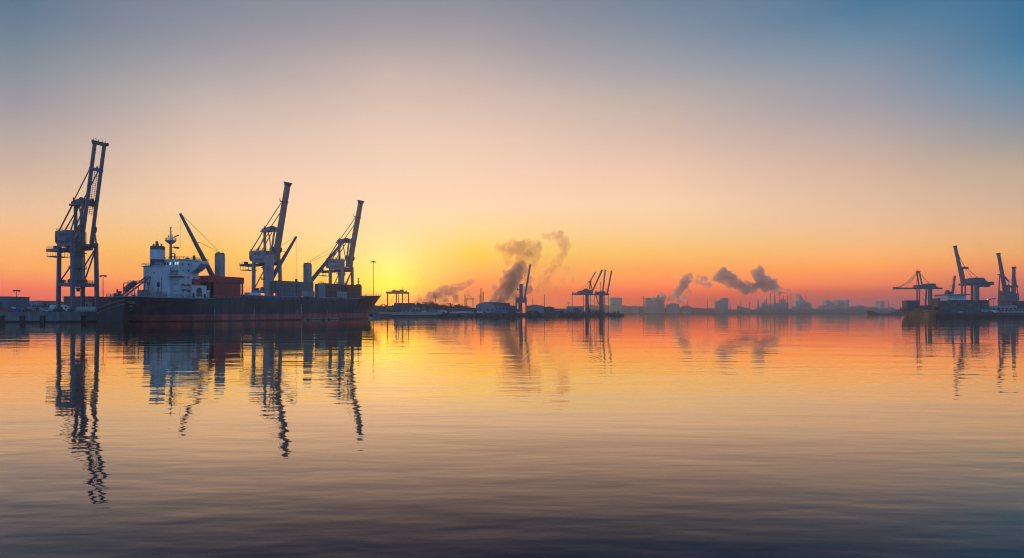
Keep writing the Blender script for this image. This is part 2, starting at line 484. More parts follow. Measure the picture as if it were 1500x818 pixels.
# aureole of the sun just below the tree line
GLOW = 1.0
dotn = W.new('ShaderNodeVectorMath')
dotn.operation = 'DOT_PRODUCT'
WL.new(wtc.outputs['Generated'], dotn.inputs[0])
dotn.inputs[1].default_value = Vector((sun_dir.x * math.cos(R(2.2)), sun_dir.y * math.cos(R(2.2)), math.sin(R(2.2))))
glow = wmath('POWER', wmath('MAXIMUM', dotn.outputs['Value'], 0.0), 900.0)
gm = W.new('ShaderNodeMix')
gm.data_type = 'RGBA'
gm.blend_type = 'ADD'
WL.new(wmath('MULTIPLY', glow, GLOW), gm.inputs['Factor'])
WL.new(colour, gm.inputs['A'])
gm.inputs['B'].default_value = (1.0, 0.46, 0.0, 1)
colour = gm.outputs['Result']
# physical sky, at dusk strength, under the twilight colours
nish = W.new('ShaderNodeTexSky')
nish.sky_type = 'NISHITA'
nish.sun_disc = False
nish.sun_elevation = R(SUN_EL)
nish.sun_rotation = sun_az
NISH = 0.05
na = W.new('ShaderNodeMix')
na.data_type = 'RGBA'
na.blend_type = 'ADD'
na.inputs['Factor'].default_value = NISH
WL.new(colour, na.inputs['A'])
WL.new(nish.outputs['Color'], na.inputs['B'])
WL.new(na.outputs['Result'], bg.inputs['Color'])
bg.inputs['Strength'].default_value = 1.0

sl = bpy.data.lights.new('sun', 'SUN')
sl.energy = 1.0
sl.angle = R(0.6)
sl.color = (1.0, 0.50, 0.08)
so = bpy.data.objects.new('sun', sl)
COL.objects.link(so)
so.rotation_euler = (-sun_vec).to_track_quat('-Z', 'Y').to_euler()
so.location = (0, 0, 400)

# ------------------------------------------------------------------ water
def water_material():
    m = bpy.data.materials.new('harbour_water')
    m.use_nodes = True
    nt = m.node_tree
    N, Lk = nt.nodes, nt.links
    nt.nodes.remove(N['Principled BSDF'])
    deep = N.new('ShaderNodeBsdfDiffuse')
    deep.inputs['Color'].default_value = (0.012, 0.034, 0.060, 1)
    gl = N.new('ShaderNodeBsdfGlossy')
    gl.inputs['Color'].default_value = (1.0, 0.90, 0.74, 1)
    gl.inputs['Roughness'].default_value = 0.012
    mixs = N.new('ShaderNodeMixShader')
    Lk.new(deep.outputs[0], mixs.inputs[1])
    Lk.new(gl.outputs[0], mixs.inputs[2])
    Lk.new(mixs.outputs[0], N['Material Output'].inputs['Surface'])
    tc = N.new('ShaderNodeTexCoord')

    def layer(sx, sy, detail, rough, rot=0.0, off=0.0):
        mp = N.new('ShaderNodeMapping')
        mp.inputs['Scale'].default_value = (sx, sy, 1)
        mp.inputs['Rotation'].default_value = (0, 0, rot)
        mp.inputs['Location'].default_value = (off, off * 1.7, 0)
        Lk.new(tc.outputs['Object'], mp.inputs['Vector'])
        n = N.new('ShaderNodeTexNoise')
        n.noise_dimensions = '2D'
        n.inputs['Scale'].default_value = 1.0
        n.inputs['Detail'].default_value = detail
        n.inputs['Roughness'].default_value = rough
        Lk.new(mp.outputs['Vector'], n.inputs['Vector'])
        return n.outputs['Fac']

    def mul(a, k):
        x = N.new('ShaderNodeMath')
        x.operation = 'MULTIPLY'
        Lk.new(a, x.inputs[0])
        if isinstance(k, (int, float)):
            x.inputs[1].default_value = k
        else:
            Lk.new(k, x.inputs[1])
        return x.outputs[0]

    def add(a, c):
        x = N.new('ShaderNodeMath')
        Lk.new(a, x.inputs[0])
        Lk.new(c, x.inputs[1])
        return x.outputs[0]
    swell = layer(0.055, 0.21, 2, 0.4, 0.08)
    chop = layer(0.30, 0.95, 2, 0.45, -0.06, 3.0)
    fine = layer(1.3, 3.2, 2, 0.5, 0.10, 9.0)
    patch = layer(0.012, 0.045, 3, 0.5, 0.0, 21.0)
    pr = N.new('ShaderNodeMapRange')
    Lk.new(patch, pr.inputs['Value'])
    pr.inputs['From Min'].default_value = 0.38
    pr.inputs['From Max'].default_value = 0.62
    pr.inputs['To Min'].default_value = 0.35
    pr.inputs['To Max'].default_value = 1.35
    h = add(mul(swell, 0.034), mul(add(mul(chop, 0.0125), mul(fine, 0.0016)), pr.outputs['Result']))
    bp = N.new('ShaderNodeBump')
    bp.inputs['Strength'].default_value = 1.0
    bp.inputs['Distance'].default_value = 1.0
    Lk.new(h, bp.inputs['Height'])
    Lk.new(bp.outputs['Normal'], gl.inputs['Normal'])
    # reflectance falls from mirror-like at grazing view to almost nothing looking down
    geo = N.new('ShaderNodeNewGeometry')
    dp = N.new('ShaderNodeVectorMath')
    dp.operation = 'DOT_PRODUCT'
    Lk.new(bp.outputs['Normal'], dp.inputs[0])
    Lk.new(geo.outputs['Incoming'], dp.inputs[1])

    def fn(op, a, k):
        x = N.new('ShaderNodeMath')
        x.operation = op
        x.use_clamp = False
        for i, v in enumerate((a, k)):
            if isinstance(v, (int, float)):
                x.inputs[i].default_value = v
            else:
                Lk.new(v, x.inputs[i])
        return x.outputs[0]
    c = fn('MAXIMUM', dp.outputs['Value'], 0.0)
    p = fn('POWER', fn('DIVIDE', c, 0.235), 2.6)
    refl = fn('POWER', 2.71828, fn('MULTIPLY', p, -1.0))
    refl = fn('ADD', fn('MULTIPLY', refl, 0.985), 0.01)
    Lk.new(refl, mixs.inputs['Fac'])
    return m


wm = MB()
wm.add([(-2600, -350, 0), (2600, -350, 0), (2600, 2680, 0), (-2600, 2680, 0)], [(0, 1, 2, 3)])
tag(wm.build('water', water_material()), kind='structure', label='calm harbour water mirroring the sunset sky and the cranes')

# ------------------------------------------------------------------ haze
def volume_mat(name, color, density, aniso=0.3):
    m = bpy.data.materials.new(name)
    m.use_nodes = True
    nt = m.node_tree
    nt.nodes.remove(nt.nodes['Principled BSDF'])
    v = nt.nodes.new('ShaderNodeVolumePrincipled')
    v.inputs['Color'].default_value = color + (1,)
    v.inputs['Density'].default_value = density
    v.inputs['Anisotropy'].default_value = aniso
    nt.links.new(v.outputs['Volume'], nt.nodes['Material Output'].inputs['Volume'])
    return m, v


HAZE = 0.00026
hm, _ = volume_mat('morning_haze', (0.85, 0.84, 0.84), HAZE, 0.62)
hz = MB().box(-2700, 2700, -400, 2720, -1.5, 182).build('haze', hm)
tag(hz, kind='stuff', label='pale even haze over the harbour fading the far shore')

# ------------------------------------------------------------------ ship frame of reference (quay runs parallel to it)
HEAD = math.atan2(0.885, 0.465)
SA = Vector((math.cos(HEAD), math.sin(HEAD), 0))      # forward
SP = Vector((-math.sin(HEAD), math.cos(HEAD), 0))     # to port
S0 = Vector((-162.0, 262.0, 0.0))                     # stern centre at the waterline


def ship_to_world(x, y, z=0.0):
    return S0 + SA * x + SP * y + Vector((0, 0, z))


def ship_x(px, y=0.0):
    """distance forward of the stern of a photo column, on the line y metres to port"""
    k = (px - 750) / FOC
    b = S0 + SP * y
    return (k * b.y - b.x) / (SA.x - k * SA.y)


# ------------------------------------------------------------------ land
QZ = 4.2
FS = 1.35         # the far shore lies about 1.8 km away


def polyslab(name, pts, z0, z1, m_top, m_side):
    mb = MB()
    n = len(pts)
    mb.add([(p[0], p[1], z1) for p in pts], [tuple(range(n))], 0)
    for k in range(n):
        a, b = pts[k], pts[(k + 1) % n]
        mb.add([(a[0], a[1], z0), (b[0], b[1], z0), (b[0], b[1], z1), (a[0], a[1], z1)], [(0, 1, 2, 3)], 1)
    return mb.build(name, [m_top, m_side])


PORT = 13.6
qc = ship_to_world(0, PORT)
tq = (250.0 - qc.y) / SA.y
corner = qc + SA * tq
far_end = ship_to_world(178, PORT)
quay_pts = [(-700, 250), (corner.x, corner.y), (far_end.x, far_end.y), (-700, far_end.y)]
tag(polyslab('quay', quay_pts, -1.0, QZ, M['asphalt'], M['concrete']), kind='structure', label='concrete quay under the tall cranes')

# quay face: capping beam, dark fender recesses between concrete panels
def quay_face(p, q, name='quay_wall', label='', offs=0.25, cap=True, step=8.2, gap=1.9):
    p, q = Vector(p), Vector(q)
    d = (q - p)
    L = d.length
    rz = math.atan2(d.y, d.x)
    root = thing(name, label, 'quay wall', (p.x, p.y, 0), rz)
    c = MB()
    c.box(0, L, -0.75, 0.0, QZ - 1.5, QZ + 0.12)
    c.box(0, L, -0.9, -0.75, QZ - 0.35, QZ + 0.12)
    c.build('capping_beam', M['concrete'], root)
    k, t = 0, 1.0
    while t < L - 3:
        w = min(step - gap, L - t)
        MB().box(t, t + w, -0.55, 0, 0.65, QZ - 1.52).build('wall_panel', M['concrete'], root)
        f = MB()
        x0 = t + w
        if x0 + gap < L:
            f.box(x0 + 0.1, x0 + gap - 0.1, -0.95, 0, -0.6, QZ - 1.53)
            f.build('fender', M['timber'], root)
        t += step
        k += 1
    MB().box(0, L, -0.3, 0, -0.6, 0.63).build('wall_foot', M['timber'], root)
    return root


quay_face((-330, 250, 0), (corner.x, corner.y, 0), label='concrete quay wall with dark timber fenders below the first tall crane')
e2 = corner + SA * 190
quay_face(corner, e2, label='quay wall running along the berth behind the cargo ship')

# middle peninsula
mid_pts = [(far_end.x, far_end.y), (-92, 470), (X(552, 545), 545), (X(645, 560), 560), (X(700, 590), 590), (X(760, 640), 640), (X(800, 668), 668),
           (X(840, 700), 700), (X(880, 722), 722), (X(905, 735), 735), (X(911, 750), 750), (X(905, 790), 790), (X(870, 900), 900), (-700, 960), (-700, far_end.y)]
GZ = 3.0
tag(polyslab('ground', mid_pts, -1.0, GZ, M['earth'], M['rock']), kind='structure', label='low peninsula across the water behind the cargo ship')


def shore_depth(px):
    """Y of the peninsula's edge at a photo column"""
    tab = [(552, 545), (645, 560), (700, 590), (760, 640), (800, 668), (840, 700), (880, 722), (905, 735), (912, 752)]
    if px <= tab[0][0]:
        return tab[0][1]
    for (a, da), (b, db) in zip(tab[:-1], tab[1:]):
        if px <= b:
            return da + (db - da) * (px - a) / (b - a)
    return tab[-1][1]


# pale sea wall along the first stretch of the peninsula
sw = MB()
p0, p1 = Vector((X(552, 544.2), 544.2, 0)), Vector((X(648, 559), 559, 0))
dd = (p1 - p0).normalized()
nn = Vector((dd.y, -dd.x, 0))
swr = thing('sea_wall', 'long pale concrete sea wall in front of the orange gantry crane', 'sea wall', p0, math.atan2(dd.y, dd.x))
Lw = (p1 - p0).length
MB().box(0, Lw, 0, 1.2, 1.9, 4.3).build('wall', M['concrete_pale'], swr)
MB().box(0, Lw, -0.6, 1.2, -0.5, 1.88).build('footing', M['rock'], swr)

# rock bank: stuff
def rock_bank(name, pxs, dfun, z, n, label, seed, m='rock', smin=0.6, smax=1.9):
    rnd = random.Random(seed)
    mb = MB()
    for i in range(n):
        px = rnd.uniform(*pxs)
        D = dfun(px) + rnd.uniform(-2.6, 1.2)
        s = rnd.uniform(smin, smax)
        c = Vector((X(px, D), D, rnd.uniform(-0.2, z)))
        vs = []
        for sx in (-1, 1):
            for sy in (-1, 1):
                for sz in (-1, 1):
                    vs.append(c + Vector((sx * s * rnd.uniform(.5, 1.1), sy * s * rnd.uniform(.4, 1), sz * s * rnd.uniform(.25, .7))))
        mb.add(vs, [(0, 1, 3, 2), (4, 6, 7, 5), (0, 4, 5, 1), (2, 3, 7, 6), (0, 2, 6, 4), (1, 5, 7, 3)])
    return tag(mb.build(name, M[m]), kind='stuff', label=label)


rock_bank('shore_rocks', (640, 913), shore_depth, 2.4, 700, 'dark rocks and mud along the peninsula bank', 3)

# far shore: low terrain with a wooded ridge
def ridge(name, pxs, D, tops, depth, mname, seed, jag=1.6, label='', kind='structure', step=2.0):
    """rounded ridge line: tops = list of (px, py) heights seen in the photo at depth D"""
    rnd = random.Random(seed)
    mb = MB()
    px = pxs[0]
    rows = []
    while px <= pxs[1]:
        for (a, ya), (b, yb) in zip(tops[:-1], tops[1:]):
            if a <= px <= b:
                y = ya + (yb - ya) * (px - a) / (b - a)
                break
        h = max(2.0, Z(y, D) + jag * (mnoise.noise((px * 0.11, seed, 0)) * 2.0 + mnoise.noise((px * 0.43, seed, 5)) * 1.3 + rnd.uniform(-.5, .5)))
        x = X(px, D)
        rows.append([(x, D - depth * 0.55, -0.5), (x, D - depth * 0.5, 1.2), (x, D - depth * 0.42, 0.45 * h), (x + rnd.uniform(-.5, .5), D - depth * 0.2, 0.85 * h),
                     (x, D, h), (x, D + depth * 0.5, h * 0.6), (x, D + depth, -0.5)])
        px += step
    vs = [p for r in rows for p in r]
    k = len(rows[0])
    fs = []
    for i in range(len(rows) - 1):
        for j in range(k - 1):
            fs.append((i * k + j, (i + 1) * k + j, (i + 1) * k + j + 1, i * k + j + 1))
    mb.add(vs, fs, 0, True)
    return tag(mb.build(name, M[mname]), kind=kind, label=label)


shore = MB()
shore.box(-2500, 2500, 1740, 2640, -1.0, 2.2)
tag(shore.build('far_shore', M['earth']), kind='structure', label='flat far shore of the harbour below the hazy skyline')
ridge('wooded_hills', (860, 1340), 1400 * FS, [(850, 447.5), (900, 448), (925, 448.5), (950, 449.5), (985, 450.5), (1030, 451.5), (1075, 453.5), (1110, 454), (1200, 453.5), (1240, 452), (1270, 452), (1310, 454), (1345, 454.5)],
      90, 'wood', 11, 1.7, 'low wooded hills along the hazy far shore', step=0.8)
ridge('wooded_rise', (1130, 1560), 1800 * FS, [(1130, 453), (1190, 452), (1250, 451), (1262, 449), (1285, 451.5), (1330, 453.5), (1400, 453), (1560, 451)], 120, 'wood', 5, 2.0,
      'farther tree covered ridge behind the city towers', step=1.2)
ridge('inland_hills', (-120, 560), 1780, [(-120, 450), (100, 450), (300, 449), (560, 448)], 120, 'wood', 23, 2.0, 'low hills inland beyond the cranes', step=2.0)

# ------------------------------------------------------------------ ship-to-shore cranes
def disk(mb, c, r, w, axis='y', n=20, mi=0):
    a = Vector(c)
    d = Vector((0, w / 2, 0)) if axis == 'y' else Vector((w / 2, 0, 0))
    mb.tube(a - d, a + d, r, n=n, mi=mi, sm=False)


def make_crane(label, twin):
    """local axes: x over the water, y along the quay, z up from the quay"""
    root = thing('harbour_crane', label, 'crane', group='tall harbour cranes along the quay')
    mm = M['crane'] if twin else M['crane_pale']
    U, V = 5.5, 4.75
    LW = 1.3 if twin else 1.5
    for su in (-1, 1):
        for sv in (-1, 1):
            l = MB()
            l.beam((su * U, sv * V, 0.9), (su * (U - 0.45), sv * (V - 0.15), 29.5), LW, LW, LW - 0.1, LW - 0.1, up=(1, 0, 0))
            l.cbox((su * U, sv * V, 1.6), (2.3, 2.1, 1.3))
            leg = l.build('leg', mm, root)
            w = MB()
            for k in (-1.5, -0.5, 0.5, 1.5):
                disk(w, (su * U, sv * V + k * 0.9, 0.42), 0.40, 0.5, axis='x', n=12)
            w.box(su * U - 0.5, su * U + 0.5, sv * V - 2.0, sv * V + 2.0, 0.55, 1.15)
            w.build('bogie', M['dark'], leg)
    for sv in (-1, 1):
        s = MB()
        s.box(-U + 0.8, U - 0.8, sv * V - 0.5, sv * V + 0.5, 10.9, 12.2)
        s.build('sill_beam', mm, root)
        t = MB()
        t.box(-U + 0.9, U - 0.4, sv * (V - 0.1) - 0.55, sv * (V - 0.1) + 0.55, 27.6, 29.0)
        t.build('portal_girder', mm, root)
    for su in (-1, 1):
        s = MB()
        s.box(su * U - 0.5, su * U + 0.5, -V + 0.8, V - 0.8, 10.9, 12.2)
        s.build('sill_beam', mm, root)
        t = MB()
        t.box(su * (U - 0.4) - 0.5, su * (U - 0.4) + 0.5, -V + 0.75, V - 0.75, 27.8, 28.8)
        t.build('portal_girder', mm, root)
    r = MB()
    r.rail([(-U, -V, 12.2), (U, -V, 12.2), (U, V, 12.2), (-U, V, 12.2), (-U, -V, 12.2)], 1.1, 0.06, 1.6)
    r.cbox((-3.4, -V, 12.7), (1.2, 0.8, 1.0))
    r.cbox((-1.7, -V, 12.9), (0.8, 0.8, 1.4))
    r.build('walkway_rail', M['dark'], root)
    # inclined braces
    for p, q in (((-U, -V + .2, 12.3), (-U + 0.3, V - .7, 26.5)), ((U, -V + .5, 12.3), (U - 0.5, V - .3, 27.3)), ((-U + .6, V, 12.3), (U - 1.0, V, 27))):
        MB().beam(p, q, 0.45, 0.45).build('brace', mm, root)
    # column standing in the portal
    c = MB()
    c.lathe([(3.2, 11.6), (3.2, 12.6), (3.4, 12.7), (3.4, 13.8), (2.9, 14.2), (1.95, 14.3), (1.95, 23.6), (2.35, 24.0), (2.35, 26.6), (2.6, 26.7), (2.6, 27.9)], n=28)
    col = c.build('column', mm, root)
    g = MB()
    g.lathe([(3.2, 18.3), (3.2, 18.6)], n=24)
    pts = [(3.2 * math.cos(t * math.pi / 8), 3.2 * math.sin(t * math.pi / 8), 18.6) for t in range(17)]
    g.rail(pts, 1.0, 0.04, 2.0)
    g.build('gallery', M['dark'], col)
    MB().lathe([(3.3, 24.9), (3.3, 25.15)], n=24).build('gallery', M['dark'], col)
    hk = MB()
    hk.cbox((0, 0, 10.2), (3.2, 1.0, 0.5))
    hk.cbox((0.2, 0, 9.4), (1.2, 0.9, 1.3))
    hk.build('cable_drum', M['dark'], root)
    # machinery house: chamfered, sits over the landside half
    h = MB()
    plan = [(-11.6, -2.3), (-9.6, -4.1), (-1.2, -4.1), (0.6, -2.5), (0.6, 2.5), (-1.2, 4.1), (-9.6, 4.1), (-11.6, 2.3)]
    k = len(plan)
    lv = [(28.9, 0.86), (30.0, 1.0), (34.3, 1.0), (34.6, 0.97)]
    vs = [(-5.5 + (p[0] + 5.5) * f, p[1] * f, z) for z, f in lv for p in plan]
    fs = [tuple(range(k)), tuple(range(4 * k - 1, 3 * k - 1, -1))]
    for j in range(3):
        fs += [(j * k + i, j * k + (i + 1) % k, (j + 1) * k + (i + 1) % k, (j + 1) * k + i) for i in range(k)]
    h.add(vs, fs)
    hs = h.build('machinery_house', mm, root)
    d = MB()
    d.box(-8.6, -7.6, -4.16, -4.1, 30.1, 32.1)
    d.build('door', M['shed_dark'], hs)
    MB().box(-11.66, -11.6, -0.6, 0.6, 30.6, 32.5).build('door', M['shed_dark'], hs)
    v = MB()
    for k in range(4):
        v.box(-6.0 + k * 1.3, -5.1 + k * 1.3, -4.17, -4.1, 32.2, 33.4)
    v.build('vent', M['shed_dark'], hs)
    ro = MB()
    ro.rail([(-9.4, -3.7, 34.6), (-1.4, -3.7, 34.6), (0.2, -2.3, 34.6), (0.2, 2.3, 34.6), (-1.4, 3.7, 34.6), (-9.4, 3.7, 34.6), (-11.2, 2.1, 34.6), (-11.2, -2.1, 34.6), (-9.4, -3.7, 34.6)], 1.0, 0.045, 2.2)
    ro.cbox((-9, 1, 35.0), (1.6, 1.2, 0.8))
    ro.build('roof_rail', M['dark'], hs)
    # landside girder and the hanging trolley platform
    gd = MB()
    for sv in (-1, 1):
        gd.box(-19.0, 5.8, sv * 2.6 - 0.4, sv * 2.6 + 0.4, 26.3, 27.5)
    gd.box(-19.0, -18.2, -2.2, 2.2, 26.4, 27.4)
    gd.box(-13, -12.4, -2.2, 2.2, 26.5, 27.3)
    gd.rail([(-19, -3.0, 27.5), (-12, -3.0, 27.5)], 1.0, 0.045, 1.8)
    gd.cbox((-17.9, 0.5, 28.3), (1.5, 1.8, 1.6))
    gd.cbox((-15.0, -1.5, 27.9), (0.9, 0.9, 0.9))
    gd.build('girder', M['dark'] if not twin else mm, root)
    tp = MB()
    for x in (-18.6, -16.2, -13.9, -11.5):
        for sv in (-1, 1):
            tp.beam((x, sv * 2.8, 24.2), (x, sv * 2.8, 26.3), 0.12, 0.12)
    for sv in (-1, 1):
        tp.beam((-18.6, sv * 2.8, 24.2), (-11.5, sv * 2.8, 24.2), 0.2, 0.2)
    tp.box(-18.7, -11.4, -2.9, 2.9, 24.0, 24.15)
    tp.build('trolley_platform', M['dark'], root)
    # apex frame
    a = MB()
    a.beam((-1.6, 0, 34.6), (-1.8, 0, 45.3), 1.15, 0.95)
    a.beam((4.6, 0, 31.0), (1.2, 0, 45.3), 0.45, 0.45)
    a.box(-3.4, 3.0, -1.8, 1.8, 45.3, 46.0)
    a.prism([(-3.0, 46.0), (3.4, 46.0), (9.4, 44.2), (9.2, 46.6), (5.0, 48.2), (-2.4, 47.2)], 'y', -1.35, 1.35)
    a.cbox((-3.2, 1.2, 47.0), (0.7, 0.7, 2.6))
    a.cbox((-0.2, -1.6, 47.3), (0.35, 0.35, 2.6))
    ap = a.build('apex_frame', mm, root)
    for c, r in (((6.6, 2.1, 46.4), 1.7), ((6.6, -2.1, 46.4), 1.7), ((7.2, 2.75, 35.0), 1.6), ((7.2, -2.75, 35.0), 1.6)):
        sh = MB()
        disk(sh, c, r, 0.5)
        sh.build('sheave', M['dark'], ap)
    # curved goosenecks that carry the hinge
    for sv in (-1, 1):
        gn = MB()
        pts = [(-0.5, sv * 2.2, 29.5), (2.5, sv * 2.3, 28.3), (5.0, sv * 2.4, 28.2), (6.6, sv * 2.5, 29.4), (7.0, sv * 2.6, 31.5), (7.3, sv * 2.6, 36), (8.4, sv * 2.6, 42.5), (8.6, sv * 2.2, 45.2)]
        for p, q in zip(pts[:-1], pts[1:]):
            gn.tube(p, q, 0.55, n=10)
        gn.build('gooseneck', mm, root)
    # braces from the waterside portal up to the hinge
    for sv in (-1, 1):
        MB().beam((U - 0.4, sv * V, 28.9), (7.0, sv * 2.7, 36.2), 0.5, 0.5).build('brace', mm, root)
    b0, b1 = Vector((6.6, 0, 28.9)), Vector((16.4, 0, 70.4))
    if twin:
        bm_ = MB()
        for sv in (-1, 1):
            o = Vector((0, sv * 1.85, 0))
            bm_.beam(b0 + o, b1 + o, 0.85, 1.15, up=(0, 1, 0))
        boom = bm_.build('boom', mm, root)
        hd = MB()
        c = b0.lerp(b1, 0.985)
        hd.beam(c + Vector((0, -2.7, 0)), c + Vector((0, 2.7, 0)), 1.3, 1.3)
        for k, y in enumerate((-2.3, -1.4, -0.5, 1.0, 2.2)):
            hd.beam(c + Vector((0, y, 0.5)), c + Vector((0, y, 1.5 + 0.4 * (k % 2))), 0.16, 0.16)
        for sv in (-1, 1):
            disk(hd, c + Vector((0.4, sv * 2.9, 0.2)), 0.65, 0.4)
        hd.build('boom_head', M['dark'], boom)
        ct = MB()
        c = b0.lerp(b1, 0.73)
        ct.beam(c + Vector((0, -2.5, 0)), c + Vector((0, 2.5, 0)), 1.2, 1.2)
        ct.cbox(c + Vector((0, 0.4, 1.0)), (0.5, 0.6, 0.9))
        ct.build('cross_tie', mm, boom)
        ld = MB()
        for k in range(24):
            c = b0.lerp(b1, 0.30 + 0.42 * k / 23)
            ld.beam(c + Vector((0, -1.4, 0)), c + Vector((0, 1.4, 0)), 0.12, 0.12)
        for y in (-0.5, 0.5):
            ld.beam(b0.lerp(b1, 0.28) + Vector((0, y, 0)), b0.lerp(b1, 0.73) + Vector((0, y, 0)), 0.13, 0.13)
        ld.build('boom_ladder', M['dark'], boom)
    else:
        boom = MB().beam(b0, b1, 2.1, 3.1, 2.1, 2.3, up=(0, 1, 0)).build('boom', M['crane_boom'], root)
        hd = MB()
        c = b0.lerp(b1, 0.985)
        hd.beam(c, b0.lerp(b1, 1.012), 2.5, 2.7, up=(0, 1, 0))
        hd.beam(b0.lerp(b1, 1.012), b0.lerp(b1, 1.03), 3.0, 3.4, up=(0, 1, 0))
        hd.build('boom_head', M['dark'], boom)
        ct = MB()
        c = b0.lerp(b1, 0.765)
        ct.beam(c, b0.lerp(b1, 0.78), 2.5, 3.0, up=(0, 1, 0))
        ct.beam(c + Vector((-1.1, -1.4, 0.3)), c + Vector((-1.9, -1.6, 1.0)), 0.5, 0.5)
        ct.beam(c + Vector((-1.9, -1.6, 1.0)), c + Vector((-2.0, -1.6, 2.6)), 0.3, 0.3)
        ct.build('stay_collar', M['dark'], boom)
    for sv in (-1, 1):
        MB().beam((-0.6, sv * 1.7, 46.4), b0.lerp(b1, 0.755) + Vector((-0.9, sv * 1.7, 0)), 0.32, 0.32).build('forestay', M['dark'], root)
        MB().beam((-1.8, sv * 1.2, 45.6), (-10.4, sv * 2.2, 34.8), 0.42, 0.42).build('backstay', mm, root)
        MB().beam((3.0, sv * 0.9, 45.0), (-6.5, sv * 1.8, 34.8), 0.36, 0.36).build('backstay', mm, root)
    # caged ladder up the landside leg
    st = MB()
    for y in (-0.3, 0.3):
        st.beam((-U - 0.95, V + y, 1.5), (-U - 0.6, V + y - 0.1, 27.5), 0.1, 0.1)
    for k in range(26):
        f = (k + 0.5) / 26
        st.beam((-U - 0.95 + 0.35 * f, V - 0.42, 1.5 + 26 * f), (-U - 0.95 + 0.35 * f, V + 0.38, 1.5 + 26 * f), 0.08, 0.08)
    st.build('ladder', M['dark'], root)
    return root


CR = math.atan2(-0.465, 0.885)


def crane_at(root, px, D):
    p = Vector((X(px, D), D, QZ))
    root.location = p
    root.rotation_euler = (0, 0, CR)


c1 = make_crane('tall blue-grey crane with raised twin girder boom and ladder, nearest on the quay', True)
crane_at(c1, 114, 262)
c2 = make_crane('pale harbour crane with tall solid raised boom behind the middle of the cargo ship', False)
crane_at(c2, 391, 347)
c3 = copy_tree(c2)
c3['label'] = 'pale harbour crane with solid raised boom behind the bow of the cargo ship'
crane_at(c3, 500, 402)

# ------------------------------------------------------------------ cargo ship
SH = thing('cargo_ship', 'long navy and red cargo ship with white superstructure and deck cranes, moored at the quay', 'ship', S0, HEAD)


def smooth(t):
    t = max(0.0, min(1.0, t))
    return t * t * (3 - 2 * t)


def deck_z(x):
    return 10.6 + 0.4 * smooth((12 - x) / 20) + 1.1 * smooth((x - 70) / 60) * 0.5 + 3.0 * smooth((x - 124) / 5) + 0.9 * smooth((x - 128) / 28)


def hull_half(x, z, zd):
    # deck and waterline half breadth
    if x < 30:
        bd = 11.6 + 0.9 * smooth((x + 4) / 26)
    elif x > 118:
        t = min(1, (x - 118) / 38.6)
        bd = 12.5 * max(0.0, (1 - t ** 2.6)) + 0.25
    else:
        bd = 12.5
    if x < 38:
        bw = 2.2 + 10.2 * smooth((x + 3) / 38) ** 0.9
    elif x > 108:
        t = min(1, (x - 108) / 42)
        bw = 12.4 * max(0.0, (1 - t ** 1.9)) + 0.18
    else:
        bw = 12.4
    t = max(0.0, min(1.0, z / zd))
    e = 0.8 if x < 60 else 1.5
    return bw + (bd - bw) * t ** e


def build_hull():
    mb = MB()
    xs = [0, 1.5, 3, 5, 8, 11, 15, 20, 26, 32, 40, 55, 70, 85, 100, 108, 114, 120, 123.9, 124.1, 126, 128.5, 129.2, 132, 136, 140, 143, 146, 148.5, 150]
    lev = [-0.12, 0.0, 0.08, 0.16, 0.25, 0.35, 0.5, 0.65, 0.8, 0.92, 1.0]
    side = []
    for x in xs:
        row = []
        s = x / 150.0
        for t in lev:
            zd = deck_z(x)
            z = zd * t
            x0 = 3.0 - 7.0 * max(0, min(1, z / 10.5)) ** 0.8
            x1 = 150 + 7.2 * max(0, min(1, z / 14.9)) ** 1.3
            xx = x0 + (x1 - x0) * s
            hw = hull_half(x if x > 20 else xx, z, zd)
            if x >= 149.9:
                hw = 0.12
            row.append((xx, hw, z))
        side.append(row)
    nl = len(lev)
    for sgn in (-1, 1):
        vs = [(p[0], sgn * p[1], p[2]) for r in side for p in r]
        fs = []
        for i in range(len(xs) - 1):
            for j in range(nl - 1):
                fs.append((i * nl + j, (i + 1) * nl + j, (i + 1) * nl + j + 1, i * nl + j + 1))
        mb.add(vs, fs, 0, False)
    # transom and stem
    for r, idx in ((side[0], 0), (side[-1], 1)):
        vs = [(p[0], -p[1], p[2]) for p in r] + [(p[0], p[1], p[2]) for p in r]
        mb.add(vs, [(j, j + 1, j + 1 + nl, j + nl) for j in range(nl - 1)], 0)
    hull = mb.build('hull', M['hull'], SH)
    dk = MB()
    top = [r[-1] for r in side]
    vs = [(p[0], -p[1] + 0.05, p[2] - 0.9) for p in top] + [(p[0], p[1] - 0.05, p[2] - 0.9) for p in top]
    n = len(top)
    dk.add(vs, [(i, i + 1, i + 1 + n, i + n) for i in range(n - 1)])
    dk.build('deck', M['red'], SH)
    return side


side = build_hull()
HT = [r[-1] for r in side]

# rails along the deck edge
for sgn in (-1, 1):
    rl = MB()
    pts = [(p[0], sgn * (p[1] - 0.15), p[2]) for p in HT if p[0] < 122]
    rl.rail(pts, 1.1, 0.06, 2.6)
    rl.build('deck_rail', M['shed_grey'], SH)
    rl = MB()
    pts = [(p[0], sgn * (p[1] - 0.15), p[2]) for p in HT if p[0] > 128]
    rl.rail(pts, 0.9, 0.06, 2.6)
    rl.build('deck_rail', M['shed_grey'], SH)
rl = MB()
rl.rail([(HT[0][0], -HT[0][1], HT[0][2]), (HT[0][0], HT[0][1], HT[0][2])], 1.1, 0.06, 2.4)
rl.build('deck_rail', M['shed_grey'], SH)
# fairlead openings / bulwark stays seen as short dark marks under the rail
fl = MB()
for x in list(range(36, 122, 4)):
    fl.box(x - 0.25, x + 0.25, -12.56, -12.3, deck_z(x) - 0.75, deck_z(x) + 0.7)
fl.build('bulwark_stay', M['dark'], SH)
